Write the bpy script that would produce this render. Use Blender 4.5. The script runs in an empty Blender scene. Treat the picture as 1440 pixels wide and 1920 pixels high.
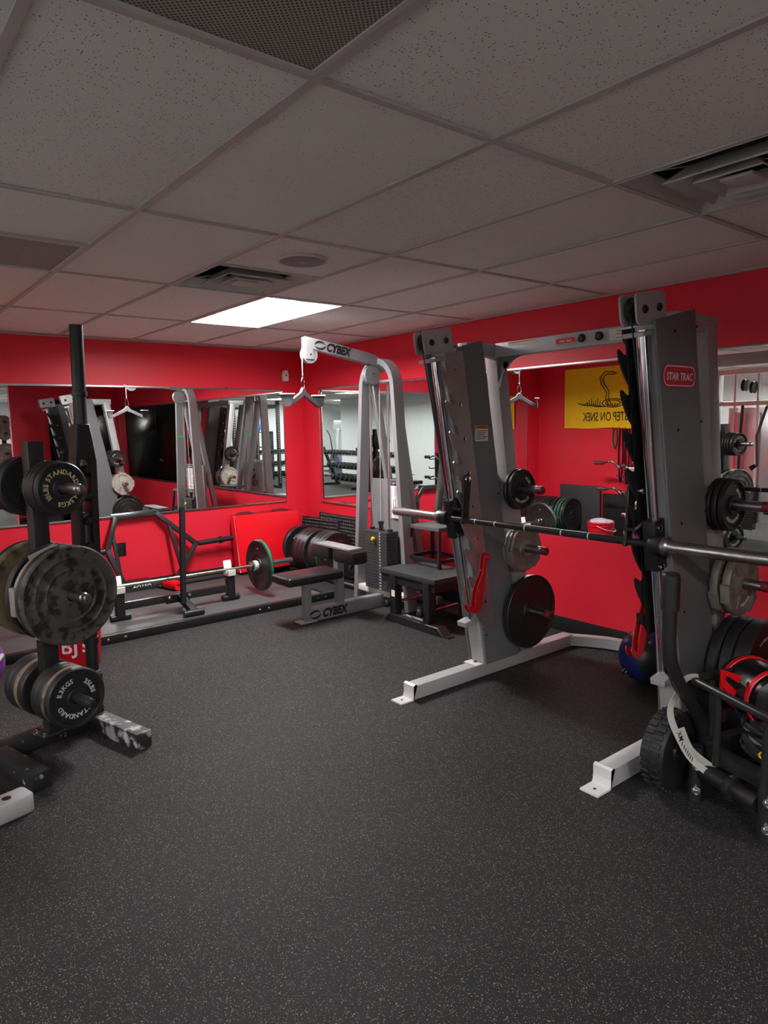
import bpy, bmesh, math, random
from mathutils import Vector, Matrix
random.seed(7)
SC = bpy.context.scene
COL = SC.collection
PI = math.pi
H = 2.31                                   # ceiling height

# ------------------------------------------------------------------ camera
cam_d = bpy.data.cameras.new('camera'); cam = bpy.data.objects.new('camera', cam_d); COL.objects.link(cam)
cam_d.sensor_fit = 'VERTICAL'; cam_d.sensor_height = 24.0; cam_d.lens = 24.0 * 1287.9 / 1920.0
cam_d.clip_start = 0.05; cam_d.clip_end = 100
fx, px_, rx_ = 0.672629, -0.123404, -0.018489
fw = Vector((math.sin(fx) * math.cos(px_), math.cos(fx) * math.cos(px_), math.sin(px_)))
rr = Vector((math.cos(fx), -math.sin(fx), 0)); uu = rr.cross(fw)
R2 = rr * math.cos(rx_) + uu * math.sin(rx_); U2 = -rr * math.sin(rx_) + uu * math.cos(rx_)
cm = Matrix(((R2.x, U2.x, -fw.x), (R2.y, U2.y, -fw.y), (R2.z, U2.z, -fw.z))).to_4x4()
cm.translation = Vector((-4.0164, -6.4133, 1.4903))
cam.matrix_world = cm
SC.camera = cam

# ------------------------------------------------------------------ light and exposure
LAMP_NEAR = 66.0        # lens of the lit troffer in the red room
LAMP_GYM = 50.0        # lenses of the troffers in the main gym
SC.view_settings.view_transform = 'Standard'
SC.view_settings.look = 'None'
SC.view_settings.gamma = 1.0
SC.view_settings.use_curve_mapping = False
SC.view_settings.exposure = 0.72
w = bpy.data.worlds.new('world'); SC.world = w; w.use_nodes = True
w.node_tree.nodes['Background'].inputs[0].default_value = (0.02, 0.02, 0.02, 1)
SC.cycles.max_bounces = 10; SC.cycles.glossy_bounces = 8; SC.cycles.diffuse_bounces = 5

# ------------------------------------------------------------------ materials
def lin(c):
    return tuple(((v / 255) / 12.92 if v / 255 <= 0.04045 else ((v / 255 + 0.055) / 1.055) ** 2.4) for v in c) + (1.0,)
MATS = {}
def mat(name, rgb, rough=0.5, metal=0.0, var=0.06, scale=8.0, bump=0.0, bscale=60.0, spec=0.5, emit=0.0, rgb2=None, thr=None, coat=0.0):
    if name in MATS: return MATS[name]
    m = bpy.data.materials.new(name); m.use_nodes = True; n = m.node_tree.nodes; l = m.node_tree.links
    b = n['Principled BSDF']
    b.inputs['Roughness'].default_value = rough; b.inputs['Metallic'].default_value = metal
    b.inputs['Specular IOR Level'].default_value = spec; b.inputs['Coat Weight'].default_value = coat
    c = lin(rgb)
    tc = n.new('ShaderNodeTexCoord')
    nz = n.new('ShaderNodeTexNoise'); nz.inputs['Scale'].default_value = scale; nz.inputs['Detail'].default_value = 5
    l.new(tc.outputs['Object'], nz.inputs['Vector'])
    rp = n.new('ShaderNodeValToRGB')
    c2 = lin(rgb2) if rgb2 else None
    if c2:
        t = thr or (0.45, 0.6)
        rp.color_ramp.elements[0].position = t[0]; rp.color_ramp.elements[1].position = t[1]
        rp.color_ramp.elements[0].color = c; rp.color_ramp.elements[1].color = c2
    else:
        rp.color_ramp.elements[0].position = 0.3; rp.color_ramp.elements[1].position = 0.7
        rp.color_ramp.elements[0].color = tuple(x * (1 - var) for x in c[:3]) + (1,)
        rp.color_ramp.elements[1].color = tuple(min(1, x * (1 + var)) for x in c[:3]) + (1,)
    l.new(nz.outputs['Fac'], rp.inputs['Fac']); l.new(rp.outputs['Color'], b.inputs['Base Color'])
    if bump > 0:
        n2 = n.new('ShaderNodeTexNoise'); n2.inputs['Scale'].default_value = bscale; n2.inputs['Detail'].default_value = 3
        l.new(tc.outputs['Object'], n2.inputs['Vector'])
        bp = n.new('ShaderNodeBump'); bp.inputs['Strength'].default_value = bump; bp.inputs['Distance'].default_value = 0.01
        l.new(n2.outputs['Fac'], bp.inputs['Height']); l.new(bp.outputs['Normal'], b.inputs['Normal'])
    if emit > 0:
        b.inputs['Emission Color'].default_value = (1, 0.985, 0.97, 1); b.inputs['Emission Strength'].default_value = emit
    MATS[name] = m
    return m

RED = mat('red_wall_paint', (226, 38, 58), 0.45, var=0.03, scale=3, bump=0.05, bscale=250, spec=0.35)
WHITE_WALL = mat('white_gym_paint', (214, 219, 219), 0.7, var=0.02, bump=0.15, bscale=90)
BASE = mat('black_vinyl_base', (26, 26, 28), 0.5)
CHROME = mat('chrome', (225, 225, 230), 0.12, 1.0, var=0.02)
STEEL = mat('brushed_steel', (176, 172, 172), 0.28, 1.0, var=0.08, scale=20)
BARSTEEL = mat('worn_bar_steel', (168, 160, 146), 0.38, 1.0, var=0.15, scale=30)
SILVER = mat('silver_powder_coat', (178, 176, 178), 0.42, 0.2, var=0.03)
SILVER_DIM = mat('silver_coat_darkened', (140, 138, 141), 0.42, 0.25, var=0.03)  # same silver paint, darkened because the near lamp washes it out
PAN = mat('troffer_pan', (178, 177, 175), 0.5, var=0.02)
SLOTPL = mat('machined_plate_steel', (168, 160, 157), 0.36, 0.7, var=0.1, scale=6)
PANEL = mat('charcoal_panel', (108, 109, 112), 0.38, 0.0, var=0.04, scale=5, bump=0.04, bscale=400)
BLACK = mat('black_powder_coat', (30, 30, 32), 0.42, 0.0, var=0.15, bump=0.05, bscale=200)
SCUFF = mat('scuffed_black_steel', (32, 32, 34), 0.45, 0.0, scale=26, rgb2=(150, 148, 148), thr=(0.63, 0.70))
CHALKY = mat('chalked_black_steel', (40, 40, 42), 0.5, 0.0, scale=17, rgb2=(176, 172, 174), thr=(0.50, 0.62))
SATIN = mat('satin_black_steel', (46, 46, 48), 0.32, 0.3, var=0.1)
RUBBER = mat('black_rubber', (27, 27, 29), 0.5, 0.0, var=0.15, scale=14, bump=0.04, bscale=120)
BUMPER = mat('bumper_rubber', (34, 33, 36), 0.46, 0.0, var=0.25, scale=10)
IRON = mat('black_cast_iron', (38, 38, 39), 0.42, 0.2, var=0.2, scale=18, bump=0.08, bscale=160)
WORN = mat('worn_pitted_iron', (72, 69, 63), 0.5, 0.1, scale=24, rgb2=(26, 26, 25), thr=(0.48, 0.58), bump=0.1, bscale=60)
GREYIRON = mat('grey_cast_iron', (132, 126, 118), 0.45, 0.2, var=0.18, scale=16, bump=0.15, bscale=90)
LITIRON = mat('lit_pale_iron', (172, 166, 154), 0.5, 0.1, var=0.15, scale=14, bump=0.12, bscale=80)  # grey iron made paler, light on the far side put into the colour
RUSTRIM = mat('rust_tan_rim', (128, 108, 88), 0.5, 0.2, var=0.2, scale=16, rgb2=(60, 52, 46), thr=(0.5, 0.62))
BROWN = mat('brown_worn_iron', (110, 96, 74), 0.5, 0.2, var=0.2, scale=12, rgb2=(50, 44, 38), thr=(0.48, 0.62))
VINYL = mat('black_vinyl_pad', (32, 32, 35), 0.33, 0.0, var=0.08, bump=0.04, bscale=140)
REDVINYL = mat('red_vinyl_mat', (236, 16, 34), 0.32, 0.0, var=0.04, bump=0.25, bscale=5)
REDPL = mat('red_plastic', (206, 16, 36), 0.35)
REDCOAT = mat('red_coated_steel', (188, 26, 34), 0.38)
REDCAP = mat('dark_red_cap', (120, 34, 40), 0.45)
WHITE = mat('white_plastic', (232, 230, 230), 0.45)
LABEL = mat('label_paper', (226, 222, 208), 0.55, var=0.02)
ORANGE = mat('orange_print', (214, 120, 48), 0.5)
INK = mat('black_ink', (24, 22, 24), 0.5)
GOLD = mat('gold_paint', (200, 184, 140), 0.5)
PALETXT = mat('pale_grey_paint', (190, 192, 190), 0.5)
WHITETXT = mat('white_paint', (238, 236, 236), 0.5)
GREEN = mat('green_rubber', (38, 112, 78), 0.45, var=0.2)
YELLOW = mat('yellow_plastic', (232, 196, 40), 0.4)
FLAG = mat('yellow_flag_cloth', (246, 196, 16), 0.8, var=0.04, bump=0.3, bscale=9)
PURPLE = mat('purple_vinyl', (120, 60, 140), 0.45)
NAVY = mat('navy_vinyl', (28, 38, 96), 0.4)
STRAP = mat('grey_webbing', (176, 172, 166), 0.7)
BLUE = mat('blue_plastic', (40, 110, 210), 0.4)
PINK = mat('magenta_rubber', (190, 24, 84), 0.5)
DKGREY = mat('dark_grey_foam', (62, 62, 64), 0.7)
WHITEMETAL = mat('white_enamel', (218, 216, 214), 0.4, var=0.02)
VENTGREY = mat('vent_grey', (196, 193, 190), 0.5, 0.0, var=0.02)
VENTDARK = mat('vent_dark', (84, 81, 76), 0.7)
GRIDM = mat('ceiling_grid_enamel', (186, 178, 176), 0.5, var=0.02)
SPEAKER = mat('speaker_grille', (132, 128, 132), 0.6, var=0.05, bump=0.2, bscale=400)
CLEARPL = mat('pale_grey_plastic', (196, 194, 194), 0.5)
DOORBLK = mat('black_gloss_door', (14, 18, 18), 0.16, var=0.1)
NAVYPL = mat('dark_blue_grey_plastic', (70, 76, 98), 0.45)
LAMP1 = mat('lit_lens_near', (255, 255, 255), 0.5, emit=LAMP_NEAR)
LAMP2 = mat('lit_lens_gym', (255, 255, 255), 0.5, emit=LAMP_GYM)

def mirror_mat():
    m = bpy.data.materials.new('mirror_silvering'); m.use_nodes = True; b = m.node_tree.nodes['Principled BSDF']
    b.inputs['Base Color'].default_value = (0.86, 0.88, 0.87, 1); b.inputs['Metallic'].default_value = 1.0; b.inputs['Roughness'].default_value = 0.0
    return m
MIRROR = mirror_mat()

def floor_mat():
    m = bpy.data.materials.new('speckled_rubber_floor'); m.use_nodes = True; n = m.node_tree.nodes; l = m.node_tree.links
    b = n['Principled BSDF']; b.inputs['Roughness'].default_value = 0.66; b.inputs['Specular IOR Level'].default_value = 0.25
    tc = n.new('ShaderNodeTexCoord')
    def math_(op, a, bb=None):
        x = n.new('ShaderNodeMath'); x.operation = op
        if isinstance(a, (int, float)): x.inputs[0].default_value = a
        else: l.new(a, x.inputs[0])
        if bb is not None:
            if isinstance(bb, (int, float)): x.inputs[1].default_value = bb
            else: l.new(bb, x.inputs[1])
        return x.outputs[0]
    def specks(scale, cut, dcut):
        v = n.new('ShaderNodeTexVoronoi'); v.inputs['Scale'].default_value = scale; l.new(tc.outputs['Object'], v.inputs['Vector'])
        sx = n.new('ShaderNodeSeparateColor'); l.new(v.outputs['Color'], sx.inputs[0])
        return math_('MULTIPLY', math_('GREATER_THAN', sx.outputs[0], cut), math_('LESS_THAN', v.outputs['Distance'], dcut)), sx.outputs[1]
    s1, r1 = specks(250, 0.58, 0.36)
    s2, r2 = specks(130, 0.88, 0.26)
    s = math_('MINIMUM', math_('ADD', math_('MULTIPLY', s1, r1), math_('MULTIPLY', s2, 0.9)), 1.0)
    big = n.new('ShaderNodeTexNoise'); big.inputs['Scale'].default_value = 1.6; big.inputs['Detail'].default_value = 4; l.new(tc.outputs['Object'], big.inputs['Vector'])
    fine = n.new('ShaderNodeTexNoise'); fine.inputs['Scale'].default_value = 240; l.new(tc.outputs['Object'], fine.inputs['Vector'])
    rp = n.new('ShaderNodeValToRGB'); rp.color_ramp.elements[0].position = 0.3; rp.color_ramp.elements[1].position = 0.7
    rp.color_ramp.elements[0].color = lin((26, 26, 27)); rp.color_ramp.elements[1].color = lin((44, 44, 45))
    l.new(math_('ADD', math_('MULTIPLY', big.outputs['Fac'], 0.45), math_('MULTIPLY', fine.outputs['Fac'], 0.55)), rp.inputs['Fac'])
    # seams between the rolled mats
    sp = n.new('ShaderNodeSeparateXYZ'); l.new(tc.outputs['Object'], sp.inputs[0])
    fr = math_('FRACT', math_('DIVIDE', math_('ADD', sp.outputs['X'], 20.3), 1.22))
    fr2 = math_('FRACT', math_('DIVIDE', math_('ADD', sp.outputs['Y'], 20.1), 1.83))
    seam = math_('MINIMUM', math_('ADD', math_('LESS_THAN', fr, 0.003), math_('LESS_THAN', fr2, 0.002)), 1.0)
    mx = n.new('ShaderNodeMix'); mx.data_type = 'RGBA'; l.new(s, mx.inputs['Factor']); l.new(rp.outputs['Color'], mx.inputs['A']); mx.inputs['B'].default_value = lin((140, 137, 132))
    mx2 = n.new('ShaderNodeMix'); mx2.data_type = 'RGBA'; l.new(math_('MULTIPLY', seam, 0.5), mx2.inputs['Factor']); l.new(mx.outputs['Result'], mx2.inputs['A']); mx2.inputs['B'].default_value = lin((30, 30, 30))
    l.new(mx2.outputs['Result'], b.inputs['Base Color'])
    bp = n.new('ShaderNodeBump'); bp.inputs['Strength'].default_value = 0.35; bp.inputs['Distance'].default_value = 0.003
    l.new(fine.outputs['Fac'], bp.inputs['Height']); l.new(bp.outputs['Normal'], b.inputs['Normal'])
    return m
FLOOR = floor_mat()

def tile_mat(name, amount):
    m = bpy.data.materials.new(name); m.use_nodes = True; n = m.node_tree.nodes; l = m.node_tree.links
    b = n['Principled BSDF']; b.inputs['Roughness'].default_value = 0.9; b.inputs['Specular IOR Level'].default_value = 0.1
    tc = n.new('ShaderNodeTexCoord')
    v = n.new('ShaderNodeTexVoronoi'); v.inputs['Scale'].default_value = 105; l.new(tc.outputs['Object'], v.inputs['Vector'])
    nz = n.new('ShaderNodeTexNoise'); nz.inputs['Scale'].default_value = 14; nz.inputs['Detail'].default_value = 3; l.new(tc.outputs['Object'], nz.inputs['Vector'])
    sx = n.new('ShaderNodeSeparateColor'); l.new(v.outputs['Color'], sx.inputs[0])
    a = n.new('ShaderNodeMath'); a.operation = 'ADD'; l.new(sx.outputs[0], a.inputs[0]); l.new(nz.outputs['Fac'], a.inputs[1])
    g = n.new('ShaderNodeMath'); g.operation = 'GREATER_THAN'; l.new(a.outputs[0], g.inputs[0]); g.inputs[1].default_value = 1.5 - amount
    d = n.new('ShaderNodeMath'); d.operation = 'LESS_THAN'; l.new(v.outputs['Distance'], d.inputs[0]); d.inputs[1].default_value = 0.21
    mu = n.new('ShaderNodeMath'); mu.operation = 'MULTIPLY'; l.new(g.outputs[0], mu.inputs[0]); l.new(d.outputs[0], mu.inputs[1])
    mx = n.new('ShaderNodeMix'); mx.data_type = 'RGBA'; l.new(mu.outputs[0], mx.inputs['Factor'])
    mx.inputs['A'].default_value = lin((236, 234, 230)); mx.inputs['B'].default_value = lin((120, 116, 112))
    l.new(mx.outputs['Result'], b.inputs['Base Color'])
    bp = n.new('ShaderNodeBump'); bp.inputs['Strength'].default_value = 0.3; bp.inputs['Distance'].default_value = 0.004
    n3 = n.new('ShaderNodeTexNoise'); n3.inputs['Scale'].default_value = 180; l.new(tc.outputs['Object'], n3.inputs['Vector'])
    l.new(n3.outputs['Fac'], bp.inputs['Height']); l.new(bp.outputs['Normal'], b.inputs['Normal'])
    return m
TILE_P = tile_mat('pitted_ceiling_tile', 0.52)
TILE_S = tile_mat('smooth_ceiling_tile', 0.12)

# ------------------------------------------------------------------ mesh builder
def V(*a): return Vector(a)
def ortho(n):
    n = Vector(n).normalized(); t = V(0, 0, 1) if abs(n.z) < 0.9 else V(1, 0, 0)
    u = t.cross(n).normalized(); return u, n.cross(u)
WM = {}                                   # object -> world matrix (kept by hand so everything is written in world coordinates)
class MB:
    def __init__(self): self.v = []; self.f = []
    def add(self, vs, fs):
        o = len(self.v); self.v += [Vector(p) for p in vs]; self.f += [tuple(i + o for i in f) for f in fs]; return self
    def bm(self, b, M=None):
        b.verts.index_update(); vs = [(M @ x.co if M else x.co.copy()) for x in b.verts]; fs = [[x.index for x in f.verts] for f in b.faces]
        b.free(); return self.add(vs, fs)
    def box(self, c, s, bev=0.0, M=None, seg=2):
        b = bmesh.new(); bmesh.ops.create_cube(b, size=1.0)
        for x in b.verts: x.co = V(x.co.x * s[0], x.co.y * s[1], x.co.z * s[2])
        if bev > 0: bmesh.ops.bevel(b, geom=b.edges[:], offset=bev, segments=seg, affect='EDGES', profile=0.6)
        T = Matrix.Translation(Vector(c)); return self.bm(b, T @ M.to_4x4() if M else T)
    def b2(self, a, b, bev=0.0):
        return self.box([(a[i] + b[i]) / 2 for i in range(3)], [abs(b[i] - a[i]) for i in range(3)], bev)
    def beam(self, p0, p1, wd, ht, up=(0, 0, 1), bev=0.004):
        p0 = Vector(p0); p1 = Vector(p1); d = p1 - p0; n = d.normalized(); up = Vector(up)
        if abs(n.dot(up)) > 0.98: up = V(0, 1, 0)
        x = n.cross(up).normalized(); z = x.cross(n)
        return self.box((p0 + p1) / 2, (wd, d.length, ht), bev, Matrix((x, n, z)).transposed())
    def cyl(self, p0, p1, r, r2=None, seg=24):
        return self.lathe([(0, 0), (r, 0), (r if r2 is None else r2, (Vector(p1) - Vector(p0)).length), (0, (Vector(p1) - Vector(p0)).length)], p0, Vector(p1) - Vector(p0), seg)
    def lathe(self, prof, o, ax, seg=32, closed=False):
        ax = Vector(ax).normalized(); u, v = ortho(ax); o = Vector(o); vs = []; fs = []; rings = []
        for r, h in prof:
            if r < 1e-6: rings.append([len(vs)]); vs.append(o + ax * h)
            else:
                rings.append(list(range(len(vs), len(vs) + seg)))
                for i in range(seg):
                    a = 2 * PI * i / seg; vs.append(o + ax * h + u * (r * math.cos(a)) + v * (r * math.sin(a)))
        prs = list(zip(rings[:-1], rings[1:]))
        if closed: prs.append((rings[-1], rings[0]))
        for A, B in prs:
            for i in range(seg):
                j = (i + 1) % seg
                if len(A) == 1 and len(B) == 1: continue
                if len(A) == 1: fs.append((A[0], B[j], B[i]))
                elif len(B) == 1: fs.append((A[i], A[j], B[0]))
                else: fs.append((A[i], A[j], B[j], B[i]))
        return self.add(vs, fs)
    def tube(self, pts, r, seg=12, closed=False, rect=None, up=(0, 0, 1), cap=True):
        pts = [Vector(p) for p in pts]; N = len(pts); vs = []; fs = []
        prof = [(r * math.cos(2 * PI * i / seg), r * math.sin(2 * PI * i / seg)) for i in range(seg)] if not rect else \
               [(-rect[0] / 2, -rect[1] / 2), (rect[0] / 2, -rect[1] / 2), (rect[0] / 2, rect[1] / 2), (-rect[0] / 2, rect[1] / 2)]
        S = len(prof); nprev = None
        for k in range(N):
            a = pts[k - 1] if (k > 0 or closed) else pts[k]; b = pts[(k + 1) % N] if (k < N - 1 or closed) else pts[k]
            t1 = (pts[k] - a); t2 = (b - pts[k]); t = (t1.normalized() if t1.length > 1e-9 else V(0, 0, 0)) + (t2.normalized() if t2.length > 1e-9 else V(0, 0, 0)); t.normalize()
            if rect:
                x = t.cross(Vector(up)).normalized(); z = x.cross(t)
            else:
                if nprev is None: x, z = ortho(t)
                else:
                    x = (nprev - t * nprev.dot(t)).normalized(); z = t.cross(x)
                nprev = x
            sc = 1.0
            if 0 < k < N - 1 or closed:
                c = t1.normalized().dot(t); sc = 1 / max(c, 0.5)
            for p in prof: vs.append(pts[k] + x * p[0] * (sc if rect else 1) + z * p[1])
        for k in range(N if closed else N - 1):
            k2 = (k + 1) % N
            for i in range(S):
                j = (i + 1) % S; fs.append((k * S + i, k * S + j, k2 * S + j, k2 * S + i))
        if cap and not closed: fs.append(tuple(range(S))[::-1]); fs.append(tuple(range((N - 1) * S, N * S)))
        return self.add(vs, fs)
    def prism(self, poly, o, u, v, d, bev=0.0):
        # polygon (u,v) pushed along n=u x v by d, centred on o
        o = Vector(o); u = Vector(u).normalized(); v = Vector(v).normalized(); n = u.cross(v)
        b = bmesh.new(); a = [b.verts.new(o + u * p[0] + v * p[1] - n * d / 2) for p in poly]; f = b.faces.new(a)
        e = bmesh.ops.extrude_face_region(b, geom=[f]); bmesh.ops.translate(b, vec=n * d, verts=[x for x in e['geom'] if isinstance(x, bmesh.types.BMVert)])
        bmesh.ops.recalc_face_normals(b, faces=b.faces[:])
        if bev > 0: bmesh.ops.bevel(b, geom=b.edges[:], offset=bev, segments=1, affect='EDGES')
        return self.bm(b)
    def sphere(self, c, r, sx=1, sy=1, sz=1, seg=24, ring=14):
        b = bmesh.new(); bmesh.ops.create_uvsphere(b, u_segments=seg, v_segments=ring, radius=r)
        for x in b.verts: x.co = V(x.co.x * sx, x.co.y * sy, x.co.z * sz)
        return self.bm(b, Matrix.Translation(Vector(c)))
    def text(self, s, M, size=1.0, ext=0.0006, shear=0.0, bold=0.0, align='CENTER', sx=1.0):
        vs, fs = glyphs(s, size, ext, shear, bold, align); return self.add([M @ V(p[0] * sx, p[1], p[2]) for p in vs], fs)
    def arc_text(self, s, M, R, size, a0, flip=False, ext=0.0008, bold=0.0, spread=1.0):
        # letters set round a circle; a0 = angle of the middle letter
        wd = [glyph_w(c, size) * spread for c in s]; tot = sum(wd); p = -tot / 2
        for c, q in zip(s, wd):
            m = p + q / 2; p += q
            ang = a0 - m / R if not flip else a0 + m / R
            rot = ang - PI / 2 if not flip else ang + PI / 2
            if c != ' ':
                self.text(c, M @ Matrix.Translation(V(R * math.cos(ang), R * math.sin(ang), 0)) @ Matrix.Rotation(rot, 4, 'Z') @ Matrix.Translation(V(0, -size * 0.35, 0)), size, ext, 0, bold)
        return self
    def build(self, name, material, parent=None, smooth=35):
        me = bpy.data.meshes.new(name)
        if parent is None:
            lo = [min(p[i] for p in self.v) for i in range(3)]; hi = [max(p[i] for p in self.v) for i in range(3)]
            org = V((lo[0] + hi[0]) / 2, (lo[1] + hi[1]) / 2, lo[2]); Mi = Matrix.Translation(-org)
        else: Mi = WM[parent].inverted()
        me.from_pydata([Mi @ p for p in self.v], [], self.f); me.update()
        bm_ = bmesh.new(); bm_.from_mesh(me); bmesh.ops.recalc_face_normals(bm_, faces=bm_.faces[:]); bm_.to_mesh(me); bm_.free()
        if smooth: me.shade_smooth(); me.set_sharp_from_angle(angle=math.radians(smooth))
        me.materials.append(material)
        o = bpy.data.objects.new(name, me); COL.objects.link(o)
        if parent is None: o.location = org; WM[o] = Matrix.Translation(org)
        else: o.parent = parent; WM[o] = WM[parent].copy()
        return o
def build_each(mb, name, m, parent, smooth=35):
    # one object per loose piece
    par = list(range(len(mb.v)))
    def find(i):
        while par[i] != i: par[i] = par[par[i]]; i = par[i]
        return i
    for f in mb.f:
        r = find(f[0])
        for i in f[1:]: par[find(i)] = r
    comp = {}
    for f in mb.f: comp.setdefault(find(f[0]), []).append(f)
    out = []
    for fs in comp.values():
        idx = sorted({i for f in fs for i in f}); mp = {i: k for k, i in enumerate(idx)}
        q_ = MB(); q_.v = [mb.v[i] for i in idx]; q_.f = [tuple(mp[i] for i in f) for f in fs]; out.append(q_.build(name, m, parent, smooth))
    return out
_G = {}
def glyphs(s, size, ext, shear, bold, align):
    k = (s, shear, bold, align)
    if k not in _G:
        c = bpy.data.curves.new('t', 'FONT'); c.body = s; c.size = 1.0; c.shear = shear; c.offset = bold; c.align_x = align; c.resolution_u = 3; c.extrude = 0.0
        o = bpy.data.objects.new('t', c); COL.objects.link(o); dg = bpy.context.evaluated_depsgraph_get(); dg.update()
        me = bpy.data.meshes.new_from_object(o.evaluated_get(dg)); bpy.data.objects.remove(o); bpy.data.curves.remove(c)
        b = bmesh.new(); b.from_mesh(me); bpy.data.meshes.remove(me)
        _G[k] = ([x.co.copy() for x in b.verts], [[x.index for x in f.verts] for f in b.faces]); b.free()
    vs, fs = _G[k]; n = len(vs)
    edges = {}
    for f in fs:
        for i in range(len(f)):
            a, b_ = f[i], f[(i + 1) % len(f)]; edges[(a, b_)] = edges.get((a, b_), 0) + 1
    rim = [e for e in edges if (e[1], e[0]) not in edges]
    V2 = [V(p.x * size, p.y * size, ext) for p in vs] + [V(p.x * size, p.y * size, 0) for p in vs]
    return V2, [tuple(f) for f in fs] + [(a, a + n, b_ + n, b_) for a, b_ in rim]
_W = {}
def glyph_w(c, size):
    if c == ' ': return size * 0.35
    if c not in _W:
        vs, fs = glyphs(c, 1.0, 0.001, 0, 0, 'CENTER'); xs = [p.x for p in vs]; _W[c] = (max(xs) - min(xs)) + 0.12 if xs else 0.3
    return _W[c] * size
def frame(o, u, v):
    u = Vector(u).normalized(); v = Vector(v); v = (v - u * v.dot(u)).normalized(); n = u.cross(v)
    M = Matrix((u, v, n)).transposed().to_4x4(); M.translation = Vector(o); return M

def tag(o, label=None, cat=None, group=None, kind=None):
    if label: o['label'] = label
    if cat: o['category'] = cat
    if group: o['group'] = group
    if kind: o['kind'] = kind
    return o
def thing(name, label, cat, loc, group=None):
    o = bpy.data.objects.new(name, None); COL.objects.link(o); o.location = loc; o.empty_display_size = 0.1
    WM[o] = Matrix.Translation(Vector(loc)); return tag(o, label, cat, group)
def struct(mb, name, m, parent=None, smooth=35):
    o = mb.build(name, m, parent, smooth)
    if parent is None: o['kind'] = 'structure'
    return o
KIDS = {}
def copy_tree(o, parent=None):
    c = o.copy(); COL.objects.link(c); c.parent = parent
    for ch in [x for x in KIDS.get(o, [])]: copy_tree(ch, c)
    return c
def reg(parent, *kids): KIDS.setdefault(parent, []).extend(kids)
def place(o, loc, ax, spin=0.0):
    # turns local +Z to ax, keeps local +Y upward, then spins
    ax = Vector(ax).normalized(); up = V(0, 0, 1) if abs(ax.z) < 0.9 else V(0, 1, 0)
    x = up.cross(ax).normalized(); y = ax.cross(x)
    M = Matrix((x, y, ax)).transposed() @ Matrix.Rotation(spin, 3, 'Z')
    o.rotation_euler = M.to_euler(); o.location = loc
    return o

# ================================================================== THE SETTING
XW, YF = -4.0, -6.15           # left wall, wall behind the machine
GX, GY = -10.6, -14.2          # far limits of the main gym
struct(MB().b2((GX, GY, -0.1), (0.1, 0.1, 0)), 'floor', FLOOR, smooth=0)
struct(MB().b2((XW - 0.12, 0, 0), (0.12, 0.12, H)), 'wall_back', RED, smooth=0)
struct(MB().b2((0, YF - 0.12, 0), (0.12, 0, H)), 'wall_right', RED, smooth=0)
struct(MB().b2((XW - 0.12, -2.22, 0), (XW, 0, H)), 'wall_left', RED, smooth=0)
struct(MB().b2((-1.72, YF - 0.12, 0), (0, YF, H)), 'wall_front', RED, smooth=0)
struct(MB().b2((0, GY, 0), (0.12, YF - 0.12, H)), 'wall_gym_right', WHITE_WALL, smooth=0)
struct(MB().b2((GX, GY - 0.12, 0), (0.12, GY, H)), 'wall_gym_rear', WHITE_WALL, smooth=0)
struct(MB().b2((GX - 0.12, GY, 0), (GX, 0.12, H)), 'wall_gym_west', WHITE_WALL, smooth=0)
struct(MB().b2((GX, 0, 0), (XW - 0.12, 0.12, H)), 'wall_gym_north', WHITE_WALL, smooth=0)
struct(MB().b2((GX, -10.1, 0), (-7.6, 0, H)), 'wall_gym_column', WHITE_WALL, smooth=0)
for nm, a, b in (('baseboard_back', (XW, -0.012, 0), (0, 0, 0.105)), ('baseboard_right', (-0.012, YF, 0), (0, -0.012, 0.105)),
                 ('baseboard_left', (XW, -2.22, 0), (XW + 0.012, -0.012, 0.105)), ('baseboard_front', (-1.72, YF, 0), (-0.012, YF + 0.012, 0.105))):
    struct(MB().b2(a, b, 0.003), nm, BASE)
# black door in the front wall
dr = struct(MB().b2((-1.16, YF, 0.02), (-0.14, YF + 0.045, 2.03), 0.004), 'door_1', DOORBLK)
MB().b2((-0.655, YF + 0.045, 0.03), (-0.645, YF + 0.05, 2.02)).build('seam_strip', BLACK, dr)
MB().lathe([(0, 0), (0.028, 0), (0.012, 0.012), (0.012, 0.035), (0.028, 0.05), (0.02, 0.07), (0, 0.074)], (-0.72, YF + 0.045, 0.95), (0, 1, 0), 20).build('door_knob', CHROME, dr)

# ---- ceiling: lay-in tiles on a 2x4 ft grid
T = 0.6096; GX0 = -0.6057; GY0 = -1.3058
cx = [GX0 + i * T for i in range(-16, 2)]; cy = [GY0 + 2 * T * j for j in range(-11, 3)]
cx = [GX] + [x for x in cx if GX < x < 0] + [0.0]; cy = [GY] + [y for y in cy if GY < y < 0] + [0.0]
A = lambda i: GX0 + (i - 5) * T            # grid lines named from the room outwards
B = lambda j: GY0 + (j - 4) * 2 * T
holes = [(A(3), B(3), A(4), B(4)), (A(2), B(2.5), A(3), B(3)), (A(0), B(2.5), A(1), B(3)), (A(3), B(0.5), A(4), B(1)), (A(0), B(0), A(1), B(1))]
GYM_LIGHTS = [(-4, -1), (-8, -1), (-4, -4), (-8, -4), (0, -4), (-4, -6), (-8, -6), (0, -6), (-5, 1), (-4, 3), (3, -5), (-1, -2)]  # northernmost and last are unseen lamps added to brighten the gym and tower fronts
for i, j in GYM_LIGHTS: holes.append((A(i), B(j), A(i + 1), B(j + 1)))
tp, ts = MB(), MB()
def in_hole(x, y):
    return any(h[0] < x < h[2] and h[1] < y < h[3] for h in holes)
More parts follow.
